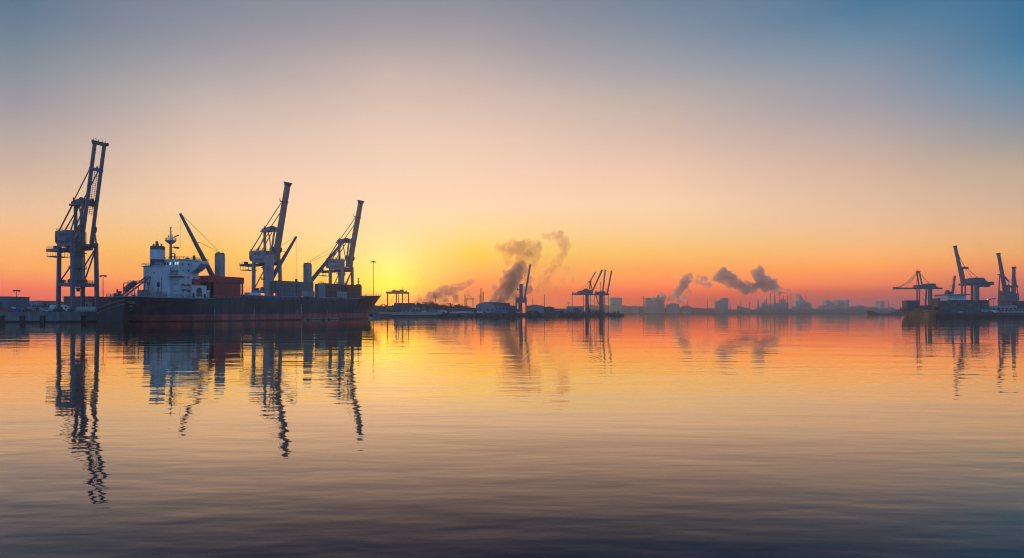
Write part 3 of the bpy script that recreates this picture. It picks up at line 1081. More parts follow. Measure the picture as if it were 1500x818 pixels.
# pale rubbing strake at deck height on the stern
sk = MB()
for sgn in (-1, 1):
    for a, b in zip(HT[:9], HT[1:10]):
        sk.beam((a[0], sgn * (a[1] + 0.08), a[2] - 0.2), (b[0], sgn * (b[1] + 0.08), b[2] - 0.2), 0.22, 0.45)
sk.beam((HT[0][0] - 0.1, -HT[0][1], HT[0][2] - 0.2), (HT[0][0] - 0.1, HT[0][1], HT[0][2] - 0.2), 0.22, 0.45)
sk.build('sheer_strake', M['shed_grey'], SH)

# weld seams between the shell plates, scraped pale patches along the boot top
ws = MB()
for x in range(34, 118, 12):
    ws.box(x - 0.09, x + 0.09, -12.53, -12.3, 3.6, deck_z(x) - 0.9)
for a in range(34, 116, 2):
    ws.box(a, a + 1.96, -12.535, -12.3, 6.9, 7.0)
ws.build('weld_seam', M['dark'], SH)
sc_ = MB()
rs = random.Random(8)
for k in range(16):
    x = rs.uniform(78, 122)
    w = rs.uniform(0.8, 4.2)
    if x + w < 118:
        sc_.box(x, x + w, -12.56, -12.3, 0.25, rs.uniform(0.5, 1.0))
sc_.build('scraped_patch', M['concrete_pale'], SH)
an_ = MB()
for x in (30, 52, 79, 101):
    an_.box(x, x + 0.35, -12.57, -12.3, 2.4, 5.6)
an_.build('discharge_stain', M['shed_grey'], SH)

# name and home port on the transom: too small to read in the photo, three short pale rows
nm = MB()
rnd = random.Random(2)


def transom_x(z):
    return 3.0 - 7.0 * max(0, min(1, z / 10.5)) ** 0.8 - 0.08


def mark_row(mb, y0, y1, z, h, w=0.42, gap=0.2):
    y = y0
    while y < y1 - w:
        k = rnd.random()
        x = transom_x(z)
        xt = transom_x(z + h)
        def q(ya, yb, za, zb):
            mb.add([(transom_x(za), ya, za), (transom_x(za), yb, za), (transom_x(zb), yb, zb), (transom_x(zb), ya, zb)], [(0, 1, 2, 3)])
        t = 0.14
        q(y, y + t, z, z + h)
        if k > 0.3:
            q(y + w - t, y + w, z, z + h)
        if k < 0.75:
            q(y, y + w, z + h - t, z + h)
        if k > 0.2:
            q(y, y + w, z + h * 0.45, z + h * 0.45 + t)
        if k < 0.55:
            q(y, y + w, z, z + t)
        y += w + gap
    return mb


mark_row(nm, -6.8, 6.8, 7.7, 0.95, 0.75, 0.14)
mark_row(nm, -3.9, 3.9, 6.2, 0.8, 0.55, 0.12)
mark_row(nm, -1.9, 1.9, 4.8, 0.7, 0.45, 0.15)
nm.build('stern_lettering', M['whiteclean'], SH)
# bow name, draught marks
bn = MB()
rnd = random.Random(5)
for k in range(6):
    x = 132 + k * 0.95
    zd = deck_z(x)
    hw = hull_half(x, 8.4, zd)
    bn.box(x, x + 0.55, -hw - 0.08, -hw + 0.2, 8.2, 8.35)
    bn.box(x, x + 0.18, -hw - 0.08, -hw + 0.2, 8.36, 8.95)
bn.build('bow_lettering', M['whiteclean'], SH)
dm = MB()
xm = ship_x(441, -12.5)
for k in range(5):
    dm.box(xm, xm + 0.45, -12.62, -12.4, 3.6 + k * 0.75, 4.0 + k * 0.75)
dm.build('draught_mark', M['whiteclean'], SH)
ym = MB()
ym.box(xm, xm + 0.5, -12.64, -12.4, 7.4, 8.4)
ym.build('load_mark', M['yellow'], SH)
# bulbous bow breaking the surface
bb = MB()
vs, fs = [], []
prof = [(146, 1.5), (150, 1.7), (153, 1.55), (155, 1.1), (156.2, 0.5), (156.5, 0.05)]
for x, r in prof:
    for k in range(14):
        t = 2 * math.pi * k / 14
        vs.append((x, r * math.cos(t), -0.55 + r * 1.15 * math.sin(t)))
for j in range(len(prof) - 1):
    for k in range(14):
        fs.append((j * 14 + k, j * 14 + (k + 1) % 14, (j + 1) * 14 + (k + 1) % 14, (j + 1) * 14 + k))
bb.add(vs, fs, 0, True)
bb.build('bulbous_bow', M['concrete_pale'], SH)
an = MB()
an.beam((142, -hull_half(142, 8.5, 14.5) - 0.25, 9.2), (142.3, -hull_half(142, 6.5, 14.5) - 0.25, 7.0), 0.3, 0.3)
an.beam((141.2, -hull_half(142, 7, 14.5) - 0.2, 7.3), (143.2, -hull_half(142, 7, 14.5) - 0.1, 7.3), 0.35, 0.35)
an.build('anchor', M['dark'], SH)

# superstructure ------------------------------------------------------
DK = 9.9
sp_ = MB()
sp_.box(14.2, 23.6, -10.4, 8.2, DK, 27.2)           # accommodation tower
tower = sp_.build('superstructure', M['white'], SH)
cs = MB()
rnd_pts = [(10.9, 10.0), (14.18, 10.0), (14.18, -6.2), (12.6, -6.2), (11.6, -5.6), (11.0, -4.4), (10.9, -3.0)]
cs.prism(rnd_pts, 'z', DK, 24.6)
casing = cs.build('engine_casing', M['white'], SH)
dk_ = MB()
dk_.prism([(10.3, 10.6), (14.18, 10.6), (14.18, -6.6), (10.3, -5.0)], 'z', 24.62, 24.9)
dk_.rail([(14.0, 10.5, 24.9), (10.4, 10.5, 24.9), (10.4, -4.9, 24.9)], 1.1, 0.05, 1.6)
dk_.build('casing_deck', M['white'], casing)
for y, z, r in ((6.4, 16.8, 0.9), (-1.0, 16.4, 1.25), (2.0, 21.5, 0.4)):
    o = MB()
    o.tube((10.82, y, z), (11.05, y, z), r, n=16)
    o.build('exhaust_port', M['dark'], casing)
so_ = MB()
so_.box(10.84, 10.9, -1.0, -0.5, 12.5, 15.0)
so_.box(10.84, 10.9, 6.1, 6.7, 13.4, 15.7)
so_.box(10.84, 10.9, -3.2, -2.9, 11.0, 19.5)
so_.build('soot_streak', M['shed_dark'], casing)
# bridge deck and wings
bd_ = MB()
bd_.box(14.0, 24.2, -11.0, 8.8, 27.22, 27.6)
roof = bd_.build('bridge_roof', M['white'], tower)
rr = MB()
rr.rail([(14.1, -10.8, 27.6), (24.0, -10.8, 27.6), (24.0, 8.6, 27.6), (14.1, 8.6, 27.6), (14.1, -10.8, 27.6)], 1.1, 0.05, 1.9)
rr.cbox((22.5, -8.8, 28.7), (0.8, 0.8, 2.1))
rr.cbox((17.5, -2.5, 28.9), (0.45, 0.45, 2.7))
rr.lathe([(0.6, 0), (0.9, 0.5), (0.9, 0.9), (0.4, 1.4)], (22.0, -4.8, 27.6), 12)
rr.beam((16, 2.5, 27.6), (15.0, 3.3, 30.4), 0.35, 0.35)
rr.build('roof_fittings', M['dark'], roof)
for s_, y0, y1 in ((-1, -10.42, -17.5), (1, 8.22, 14.5)):
    wgm = MB()
    # tapered wing: deep at the tower, shallow at the tip
    pts = [(y0, 21.6), (y0, 26.2), (y0 + (y1 - y0) * .75, 26.4), (y1, 26.9), (y1, 25.6), (y0 + (y1 - y0) * 0.6, 23.2)]
    wgm.prism(pts, 'x', 19.2, 23.4)
    wg = wgm.build('bridge_wing', M['white'], tower)
    wr = MB()
    wr.rail([(23.3, y0, 26.9), (23.3, y1, 26.9), (19.3, y1, 26.9), (19.3, y0, 26.9)], 0.8, 0.05, 2)
    wr.build('wing_rail', M['dark'], wg)
# windows
for k, (y, lit) in enumerate(((-9.6, 1), (-8.0, 1), (-6.6, 0), (-4.4, 1), (-2.6, 0), (-0.8, 0))):
    wv = MB()
    wv.box(14.12, 14.2, y - 0.5, y + 0.5, 25.1, 26.2)
    wv.build('window', M['litglass'] if lit else M['glass'], tower)
for z in (13.2, 16.2, 19.2, 22.2):
    for k, y in enumerate((-9.2, -7.4)):
        wv = MB()
        wv.box(14.13, 14.2, y - 0.22, y + 0.22, z, z + 0.55)
        wv.build('porthole', M['glass'], tower)
for z in (13.2, 16.2, 19.2, 22.2, 25.0):
    for x in (16.0, 18.6, 21.2):
        wv = MB()
        wv.box(x - 0.3, x + 0.3, -10.47, -10.4, z, z + 0.65)
        wv.build('porthole', M['glass'], tower)
fw_ = MB()
fw_.box(23.6, 23.66, -9.8, 7.6, 24.8, 26.3)
fw_.build('bridge_window', M['glass'], tower)
# starboard boat deck with davit and rescue boat
bdk = MB()
bdk.box(11.8, 16.5, -13.0, -6.4, 20.0, 20.3)
bdk.beam((14.0, -8, 17.6), (14.0, -12.8, 20.0), 0.3, 0.3)
bdk.rail([(11.9, -6.5, 20.3), (11.9, -12.9, 20.3), (16.4, -12.9, 20.3)], 1.0, 0.05, 1.4)
pl = bdk.build('boat_deck', M['white'], SH)
lb = MB()
lb.prism([(-9.8, 21.2), (-9.2, 20.7), (-7.8, 20.7), (-7.2, 21.2), (-7.4, 22.4), (-9.6, 22.4)], 'x', 12.2, 15.6)
lb.build('rescue_boat', M['shed_blue'], pl)
dv = MB()
for x in (12.3, 15.4):
    dv.beam((x, -7.0, 20.3), (x, -7.4, 23.2), 0.25, 0.25)
    dv.beam((x, -7.4, 23.2), (x, -10.4, 23.5), 0.22, 0.22)
dv.build('davit', M['shed_grey'], pl)
# low side house with an arched opening, the orange rescue gear and the red panel over it
sd = MB()
sd.box(19.0, 26.4, -12.0, -10.42, DK, 16.4)
sdh = sd.build('side_house', M['white'], SH)
ar = MB()
pts = [(21.4, 11.4)] + [(22.7 + 1.3 * math.cos(t), 14.0 + 1.2 * math.sin(t)) for t in [math.pi - math.pi * k / 10 for k in range(11)]] + [(24.0, 11.4)]
ar.prism(pts, 'y', -12.06, -11.98)
ar.build('arched_opening', M['dark'], sdh)
og = MB()
og.box(21.7, 23.6, -12.3, -12.08, 11.9, 12.6)
og.box(21.9, 22.2, -12.3, -12.08, 11.0, 13.0)
og.build('rescue_gear', M['orange'], sdh)
dr = MB()
dr.box(19.5, 20.4, -12.06, -11.98, 10.6, 12.8)
dr.box(25.0, 26.0, -12.06, -11.98, 10.6, 12.4)
dr.build('door', M['glass'], sdh)
rp = MB()
rp.box(20.2, 23.4, -11.9, -10.5, 16.42, 18.9)
rp.build('red_locker', M['redbright'], sdh)
ln = MB()
ln.box(15.0, 27.5, -12.2, -10.5, 16.2, 16.36)
ln.box(15.2, 19, -12.0, -11.8, 14.6, 14.8)
ln.build('side_walkway', M['red'], SH)
wl_ = MB()
wl_.box(14.8, 18.4, -12.4, -10.42, 14.2, 14.5)
wl_.rail([(14.9, -12.3, 14.5), (18.3, -12.3, 14.5)], 1.0, 0.05, 1.2)
wl_.build('side_balcony', M['white'], SH)
vn = MB()
for x, y, h in ((27.2, -11.2, 2.6), (28.4, -10.6, 3.4), (27.6, -9.2, 3.0)):
    vn.tube((x, y, DK), (x, y, DK + h), 0.35, n=10)
    vn.lathe([(0.3, 0), (0.8, 0.3), (0.8, 0.8), (0.2, 1.0)], (x, y, DK + h), 12)
vn.build('deck_vent', M['whiteclean'], SH)

# funnel
fz = 24.9
fu = MB()
fu.lathe([(3.05, fz + 2.7), (3.05, fz + 7.0)], (12.8, 2.6, 0), 26, sx=0.95)
fun = fu.build('funnel', M['white'], SH)
f2 = MB()
f2.lathe([(3.1, fz), (3.1, fz + 2.7)], (12.8, 2.6, 0), 26, sx=0.95)
f2.build('funnel_band', M['teal'], fun)
f2 = MB()
f2.lathe([(3.1, fz + 7.0), (3.1, fz + 8.3), (2.7, fz + 8.7)], (12.8, 2.6, 0), 26, sx=0.95)
f2.build('funnel_band', M['teal'], fun)
f3 = MB()
for x, y, h, r in ((12.8, 3.2, 2.2, 0.55), (12.0, 1.2, 1.0, 0.4), (13.6, 4.6, 1.0, 0.4), (11.9, 4.0, 0.9, 0.4), (13.4, 0.8, 1.1, 0.35)):
    f3.tube((x, y, fz + 8.6), (x, y, fz + 8.7 + h), r, n=10)
f3.build('exhaust_pipe', M['dark'], fun)

# radar mast
rm = MB()
rm.tube((18.2, 1.5, 27.6), (18.2, 1.5, 36.0), 0.65, 0.5, n=10)
rm.tube((18.2, 1.5, 36.0), (18.2, 1.5, 42.2), 0.35, 0.2, n=8)
rm.lathe([(1.0, 35.2), (2.3, 36.4), (2.3, 36.7)], (18.2, 1.5, 0), 16)
ms = rm.build('radar_mast', M['shed_pale'], SH)
ra = MB()
ra.rail([(18.2 + 2.2 * math.cos(t * math.pi / 5), 1.5 + 2.2 * math.sin(t * math.pi / 5), 36.7) for t in range(11)], 1.0, 0.05, 1.5)
ra.beam((18.2, -1.2, 38.2), (18.2, -4.2, 38.7), 0.3, 0.45)
ra.beam((18.2, 1.5, 37.8), (18.2, -1.4, 38.0), 0.2, 0.2)
ra.beam((18.2, -1.0, 33.4), (18.2, -4.2, 33.0), 0.5, 0.8)
ra.beam((18.2, 1.5, 33.2), (18.2, -1.2, 33.6), 0.2, 0.2)
for z in (30.8, 29.2):
    ra.beam((18.2, 1.5, z), (18.2, -1.4, z), 0.5, 0.35)
for z in (39.2, 40.6):
    ra.beam((18.2, 2.6, z), (18.2, 0.4, z), 0.18, 0.18)
ra.cbox((18.2, 1.5, 42.4), (0.5, 0.9, 0.4))
ra.cbox((18.2, 3.0, 38.6), (0.4, 0.5, 0.7))
ra.beam((18.2, 0.2, 36.7), (18.2, 0.2, 39.4), 0.16, 0.16)
ra.build('radar_arm', M['dark'], ms)

# free-fall boat ramp at the stern
rp_ = MB()
for y in (1.0, 4.2):
    rp_.beam((-2.4, y, 10.8), (8.6, y, 19.8), 0.35, 0.55)
    rp_.beam((8.6, y, 19.8), (7.0, y, 10.2), 0.3, 0.3)
    rp_.beam((3.2, y, 15.4), (3.6, y, 10.2), 0.25, 0.25)
    rp_.beam((-1.2, y, 16.6), (7.4, y, 17.2), 0.25, 0.3)
    rp_.beam((-1.2, y, 16.6), (-1.2, y, 10.2), 0.22, 0.22)
    rp_.beam((0.6, y, 16.6), (0.6, y, 10.2), 0.18, 0.18)
for k in range(9):
    c = Vector((-2.4, 0, 10.8)).lerp(Vector((8.6, 0, 19.8)), k / 8)
    rp_.beam((c.x, 1.0, c.z), (c.x, 4.2, c.z), 0.2, 0.2)
rp_.rail([(-1.2, 1.0, 16.7), (7.4, 1.0, 17.3)], 0.9, 0.05, 1.2)
ramp = rp_.build('boat_ramp', M['ramp'], SH)
lbm = MB()
d = Vector((11.0, 0, 9.0)).normalized()
up = Vector((-d.z, 0, d.x))
st = Vector((-1.6, 2.6, 12.3))
prof = [(0.0, 0.1), (0.5, 0.75), (1.6, 1.15), (4.6, 1.2), (6.2, 0.95), (6.9, 0.3)]
vs, fs = [], []
for s, r in prof:
    c = st + d * s + up * 0.9
    for k in range(12):
        t = 2 * math.pi * k / 12
        vs.append(c + Vector((0, 1, 0)) * r * math.cos(t) + up * r * math.sin(t))
for j in range(len(prof) - 1):
    for k in range(12):
        fs.append((j * 12 + k, j * 12 + (k + 1) % 12, (j + 1) * 12 + (k + 1) % 12, (j + 1) * 12 + k))
lbm.add(vs, fs, 0, True)
lbm.build('lifeboat', M['ramp'], SH)
wn = MB()
wn.tube((-2.0, 5.0, 11.4), (-2.0, 8.4, 11.4), 0.75, n=12)
wn.cbox((-1.4, 8.6, 11.3), (2.2, 0.9, 2.0))
wn.cbox((-1.4, 6.4, 12.7), (1.0, 1.1, 0.9))
wn.tube((-2.6, -6, 10.2), (-2.6, -6, 11.4), 0.4, n=10)
wn.tube((-2.6, -4.6, 10.2), (-2.6, -4.6, 11.4), 0.4, n=10)
wn.cbox((-1.8, 7.6, 13.2), (0.5, 0.5, 1.5))
wn.build('mooring_winch', M['dark'], SH)
# small deckhouse gear between ramp and casing
dg = MB()
dg.cbox((8.6, 6.4, 12.0), (2.6, 4.2, 3.8))
dg.cbox((9.2, -4.5, 11.6), (2.0, 2.6, 2.8))
dg.rail([(4, -10.6, 10.8), (18, -12.2, 10.8)], 1.0, 0.05, 1.3)
dg.build('deck_locker', M['shed_grey'], SH)

# red cargo house over the aft hold
xa, xf = ship_x(308, -9.5), ship_x(354, -9.5)
rh = MB()
zt = 21.0
rh.box(xa - 1.2, xf + 0.8, -10.2, 9.4, zt - 3.0, zt)
rh.box(xa + 1.8, xf - 0.6, -9.6, -9.0, 10.4, zt - 3.02)
rh.box(xa + 1.8, xf - 0.6, 8.4, 9.0, 10.4, zt - 3.02)
rh.box(xf - 1.2, xf - 0.62, -8.98, 8.38, 10.4, zt - 3.02)
rhx = rh.build('cargo_house', M['red'], SH)
pm = MB()
for x, y in ((xa - 0.6, -9.6), (xa - 0.6, -4.5), (xa - 0.6, 2.0), (xa - 0.6, 8.6), (xf + 0.3, -9.6), (xf + 0.3, 8.6)):
    pm.box(x - 0.3, x + 0.3, y - 0.3, y + 0.3, 9.9, zt - 3.03)
pm.build('post', M['shed_dark'], rhx)
sn = MB()
for k in range(1, 5):
    x = xa + 1.8 + (xf - xa - 2.4) * k / 5
    sn.box(x - 0.05, x + 0.05, -9.64, -9.6, 10.6, zt - 3.2)
sn.box(xa + 1.9, xf - 0.7, -9.64, -9.6, 14.5, 14.6)
sn.build('panel_seam', M['shed_dark'], rhx)
fl_ = MB()
fl_.box(xa - 1.0, xf + 0.6, -9.9, 9.1, 9.9, 10.35)
fl_.build('house_base', M['shed_dark'], rhx)

# hatch coamings and covers along the holds
for xs_, xe_ in ((ship_x(358, -9), ship_x(385, -9)), (ship_x(400, -9), ship_x(440, -9)), (ship_x(456, -9), ship_x(492, -9)), (ship_x(503, -9), ship_x(527, -9))):
    hc = MB()
    hc.box(xs_, xe_, -9.3, 9.3, 9.9, 12.2)
    h_ = hc.build('hatch_coaming', M['shed_dark'], SH)
    hv = MB()
    n = max(2, int((xe_ - xs_) / 4))
    for k in range(n):
        a = xs_ + (xe_ - xs_) * k / n
        b = xs_ + (xe_ - xs_) * (k + 1) / n
        hv.box(a + 0.05, b - 0.05, -9.6, 9.6, 12.22, 12.7)
    hv.build('hatch_cover', M['shed_grey'], h_)


def deck_crane(px, y, top_py, jib, label, w=3.4, hook=True):
    """pedestal crane on the ship's centreline; jib = (px, py) of the tip in the photo at the same depth"""
    x = ship_x(px, y)
    wp = ship_to_world(x, y)
    zt = Z(top_py, wp.y)
    ped = MB()
    ped.lathe([(w * 0.62, 9.9), (w * 0.62, 13.5), (w * 0.5, 14.2)], (x, y, 0), 18)
    ped.box(x - w / 2 * 0.9, x + w / 2 * 0.9, y - w / 2, y + w / 2, 14.0, zt)
    p = ped.build('deck_crane', M['crane_pale'], SH)
    p['label'] = label
    cab = MB()
    cab.box(x - w / 2 * 0.9 - 1.2, x - w / 2 * 0.9, y - w / 2 - 0.9, y - w / 2 + 1.0, zt - 8.2, zt - 5.8)
    cab.build('operator_cab', M['shed_grey'], p)
    tp_ = MB()
    for k in (-0.9, 0.9):
        tp_.tube((x + k * 1.2, y - 1.3, zt + 0.3), (x + k * 1.2, y + 1.3, zt + 0.3), 0.3, n=10)
    tp_.build('top_sheave', M['dark'], p)
    return p, x, y, zt


def jib_for(p, x, y, zt, base_dz, tip, wj=1.5):
    b0 = Vector((x, y - 0.2, base_dz))
    jb = MB()
    d = (tip - b0).normalized()
    a = d.cross(Vector((0, 0, 1))).normalized() if abs(d.z) < 0.99 else Vector((1, 0, 0))
    upv = a.cross(d)
    f0, f1 = b0.lerp(tip, 0.0), tip
    for s in (-1, 1):
        jb.beam(f0 + a * s * wj * 0.85, f1 + a * s * wj * 0.28, 0.55, 1.25, 0.45, 0.7, up=tuple(upv))
    n = 9
    for k in range(n):
        t = (k + 0.5) / n
        wv = wj * (0.85 - 0.57 * t)
        c = b0.lerp(tip, t)
        jb.beam(c - a * wv, c + a * wv, 0.35, 0.5, up=tuple(upv))
    t0, t1 = b0.lerp(tip, 0.03), b0.lerp(tip, 0.42)
    jb.beam(b0.lerp(tip, 0.80), tip, 1.2, 0.8, 0.9, 0.5, up=tuple(upv))
    jib = jb.build('jib', M['crane_boom'] if False else M['crane'], p)
    st = MB()
    mid = b0.lerp(tip, 0.62) + upv * 1.9
    st.beam(b0.lerp(tip, 0.62), mid, 0.22, 0.22)
    for s in (-0.5, 0.5):
        st.tube(Vector((x, y, zt + 0.9)) + a * s, tip + a * s * 0.5 + upv * 0.2, 0.045, n=5)
        st.tube(Vector((x, y, zt + 0.6)) + a * s, mid + a * s * 0.4, 0.045, n=5)
    st.build('luffing_cable', M['cable'], jib)
    return jib


def ship_local(pw):
    d = pw - S0
    return Vector((d.dot(SA), d.dot(SP), d.z))


# aft deck crane, jib over the superstructure
pA, xA, yA, zA = deck_crane(322, -1.0, 372, None, 'aft deck crane with its long jib raised over the superstructure')
tipA = Vector((xA - 15.5, yA + 2.2, 0)); wtip = ship_to_world(tipA.x, tipA.y)
def solve_tip(x, y, px_t, py_t, ydelta):
    """tip point whose column is px_t, placed ydelta metres off the pedestal's centreline"""
    xx = ship_x(px_t, y + ydelta)
    w = ship_to_world(xx, y + ydelta)
    return Vector((xx, y + ydelta, Z(py_t, w.y)))
tipA = solve_tip(xA, yA, 264, 313, 2.0)
jA = jib_for(pA, xA, yA, zA, 14.6, tipA)
wB = MB(); wB.tube(tipA, tipA + Vector((0, 0, -16)), 0.05, n=5); wB.build('hoist_cable', M['cable'], jA)
pB, xB, yB, zB = deck_crane(394.5, -1.5, 373, None, 'middle deck crane with its jib raised forward and its hook hanging')
tipB = solve_tip(xB, yB, 434, 347, -1.0)
jB = jib_for(pB, xB, yB, zB, 20.0, tipB, 1.3)
hb = MB()
hb.tube(tipB, Vector((tipB.x, tipB.y, 22.5)), 0.06, n=5)
hb.cbox((tipB.x, tipB.y, 21.6), (0.9, 0.9, 1.9))
hb.tube((tipB.x, tipB.y, 20.6), (tipB.x, tipB.y, 12.9), 0.1, n=6)
hb.build('hook_block', M['dark'], jB)
pC, xC, yC, zC = deck_crane(450.5, -1.5, 387, None, 'forward deck crane with its jib raised toward the bow')
tipC = solve_tip(xC, yC, 505, 351, -1.0)
jC = jib_for(pC, xC, yC, zC, 19.5, tipC, 1.3)

# foremast and forecastle gear
fm = MB()
xm_ = ship_x(525, 0)
fm.tube((xm_, 0, 11.5), (xm_, 0, 25.2), 0.4, 0.25, n=8)
fm.lathe([(0.9, 20.8), (1.5, 21.4), (1.5, 21.7)], (xm_, 0, 0), 12)
fm.cbox((xm_, 0, 23.2), (0.5, 1.8, 0.5))
fm.cbox((xm_, 0, 25.3), (0.7, 0.7, 0.7))
fm.build('foremast', M['dark'], SH)
wd = MB()
for y in (-4.5, 4.5):
    wd.tube((136, y - 1.4, 15.0), (136, y + 1.4, 15.0), 0.9, n=12)
    wd.cbox((136, y + 1.9, 14.8), (2.0, 0.8, 2.0))
wd.cbox((132.5, 0, 14.6), (2.2, 5.5, 2.4))
wd.build('windlass', M['shed_dark'], SH)
# winch houses and gear around the forward crane
gm_ = MB()
x0 = ship_x(437, -7)
gm_.box(x0, x0 + 9.0, -9.8, -5.0, 12.72, 15.6)
gm_.box(x0 + 2, x0 + 6.5, -9.0, -5.5, 15.6, 17.4)
gm_.build('winch_house', M['shed_pale'], SH)
gm2 = MB()
x1 = ship_x(464, -8)
gm2.box(x1, x1 + 5, -9.6, -6.4, 12.72, 20.2)
gm2.rail([(x1, -9.5, 20.2), (x1 + 5, -9.5, 20.2), (x1 + 5, -6.5, 20.2)], 1.1, .06, 1.4)
gm2.build('vent_house', M['shed_grey'], SH)
gm3 = MB()
x2 = ship_x(497, -8)
gm3.box(x2 - 3.5, x2 + 4.5, -9.8, -4.5, 12.72, 16.2)
gm3.build('gear_house', M['crane_pale'], SH)
gm4 = MB()
x3 = ship_x(362, -8)
gm4.box(x3, x3 + 7.0, -9.4, -6.0, 12.72, 13.9)
gm4.build('canvas_cover', M['whiteclean'], SH)

# ------------------------------------------------------------------ containers
def make_container(mname, L=12.2, Wd=2.44, H=2.6):
    root = bpy.data.objects.new('shipping_container', None)
    COL.objects.link(root)
    b = MB()
    n = int(L / 0.55)
    # corrugated side walls
    vs, fs = [], []
    for sgn in (-1, 1):
        base = len(vs)
        for k in range(n + 1):
            x = -L / 2 + 0.12 + (L - 0.24) * k / n
            y = sgn * (Wd / 2 - (0.0 if k % 2 else 0.07))
            vs += [(x, y, 0.14), (x, y, H - 0.12)]
        for k in range(n):
            fs.append((base + 2 * k, base + 2 * k + 2, base + 2 * k + 3, base + 2 * k + 1))
    b.add(vs, fs)
    b.box(-L / 2 + 0.06, L / 2 - 0.06, -Wd / 2 + 0.08, Wd / 2 - 0.08, H - 0.13, H - 0.03)
    b.box(-L / 2 + 0.06, -L / 2 + 0.10, -Wd / 2 + 0.08, Wd / 2 - 0.08, 0.1, H - 0.14)
    b.build('shell', M[mname], root)
    f = MB()
    for sx in (-1, 1):
        for sy in (-1, 1):
            f.box(sx * L / 2 - 0.08, sx * L / 2 + 0.08, sy * Wd / 2 - 0.08, sy * Wd / 2 + 0.02, 0, H)
    for sy in (-1, 1):
        f.box(-L / 2 + 0.09, L / 2 - 0.09, sy * Wd / 2 - 0.07, sy * Wd / 2 + 0.02, 0, 0.14)
        f.box(-L / 2 + 0.09, L / 2 - 0.09, sy * Wd / 2 - 0.07, sy * Wd / 2 + 0.02, H - 0.12, H)
    for sx in (-1, 1):
        for z0 in (0.0, H - 0.12):
            f.box(sx * L / 2 - 0.06, sx * L / 2 + 0.06, -Wd / 2 + 0.02, Wd / 2 - 0.02, z0 + 0.003, z0 + 0.117)
    f.build('corner_frame', M['shed_dark'], root)
    d = MB()
    for y in (-0.6, 0.6):
        d.box(L / 2 - 0.07, L / 2 + 0.01, y - 0.55, y + 0.55, 0.16, H - 0.15)
    d.build('door', M[mname], root)
    return root


PROTO = {}


def container(kind, p, rotz, label, group, L=12.2, H=2.6):
    key = (kind, L, H)
    if key not in PROTO:
        o = PROTO[key] = make_container(kind, L, 2.44, H)
    else:
        o = copy_tree(PROTO[key])
    tag(o, label, 'container', group)
    o.location = p
    o.rotation_euler = (0, 0, rotz)
    return o


# on the cargo ship: three bays on the hatches, two rows seen from the water
TIERS = ('bottom', 'middle', 'top')
BAYS = [(ship_x(406, -8), 'box_grey', 'beside the middle deck crane'), (ship_x(427, -8) + 2.2, 'box_grey', 'aft of the forward deck crane'),
        (ship_x(473, -8), 'box_brown', 'just forward of the forward deck crane'), (ship_x(507, -8), 'box_brown', 'nearest the forecastle')]
for bx, kind, where in BAYS:
    for row, y in enumerate((-7.9, -5.3)):
        for t in range(3 if kind == 'box_grey' else 3):
            if row == 1 and t == 0:
                continue
            Lc = 12.2
            p = ship_to_world(bx + Lc / 2, y, 12.75 + t * 2.63)
            lab = '%s %s container of the deck stack %s, %s row' % (TIERS[t], 'grey' if kind == 'box_grey' else 'brown', where, 'outer' if row == 0 else 'inner')
            container(kind, p, HEAD, lab, 'containers stacked on the cargo ship')

# ------------------------------------------------------------------ rusty hull beside the stern
bg_ = thing('barge', 'rusty brown barge with pale sloping rail tucked between the quay and the ship stern', 'barge', (X(170, 258), 258.5, 0), 0.06)
h = MB()
px0, px1 = -6.6, 4.6
prof = [(px0, -0.5), (px1 - 1.2, -0.5), (px1, 9.4), (px1 - 2.2, 8.9), (-2.6, 7.2), (px0, 5.6)]
h.prism(prof, 'y', -2.4, 2.2)
h.build('hull', M['barge'], bg_)
g = MB()
pts = [(px0, 5.7), (-2.6, 7.3), (px1 - 2.2, 9.0), (px1, 9.5)]
for a, b in zip(pts[:-1], pts[1:]):
    g.beam((a[0], -2.5, a[1]), (b[0], -2.5, b[1]), 0.35, 0.5)
    g.beam((a[0], -2.5, a[1] - 1.9), (b[0], -2.5, b[1] - 1.9), 0.2, 0.22)
g.build('gunwale', M['box_grey'], bg_)

# ------------------------------------------------------------------ lamps and masts
def light_mast(px, base_z, top_py, D, label, style='bar', r=0.16):
    zt = Z(top_py, D)
    root = thing('light_mast', label, 'light mast', (X(px, D), D, base_z))
    m = MB()
    m.tube((0, 0, 0), (0, 0, zt - base_z), r * 1.3, r * 0.8, n=8)
    m.cbox((0, 0, 0.3), (0.8, 0.8, 0.6))
    m.build('pole', M['dark'], root)
    h = MB()
    H = zt - base_z
    if style == 'bar':
        h.box(-1.6, 1.6, -0.25, 0.25, H - 0.1, H + 0.35)
        h.box(-1.5, -0.9, -0.4, 0.4, H - 0.5, H - 0.1)
        h.box(0.9, 1.5, -0.4, 0.4, H - 0.5, H - 0.1)
    else:
        h.lathe([(0.5, H - 0.3), (2.1, H), (2.1, H + 0.4), (0.4, H + 0.9)], n=14)
        for k in range(8):
            t = k * math.pi / 4
            h.cbox((2.2 * math.cos(t), 2.2 * math.sin(t), H - 0.1), (0.7, 0.7, 0.6))
    h.build('lamp_head', M['dark'], root)
    return root


light_mast(24.3, QZ, 426, 300, 'short lamp post with a flat crossbar behind the blue shed', 'bar', 0.14)
light_mast(151, QZ, 404.5, 300, 'tall lamp post between the first crane and the ship stern', 'bar', 0.17)
light_mast(547, GZ, 384, 560, 'tall floodlight mast with a round head off the cargo ship bow', 'ring', 0.26)


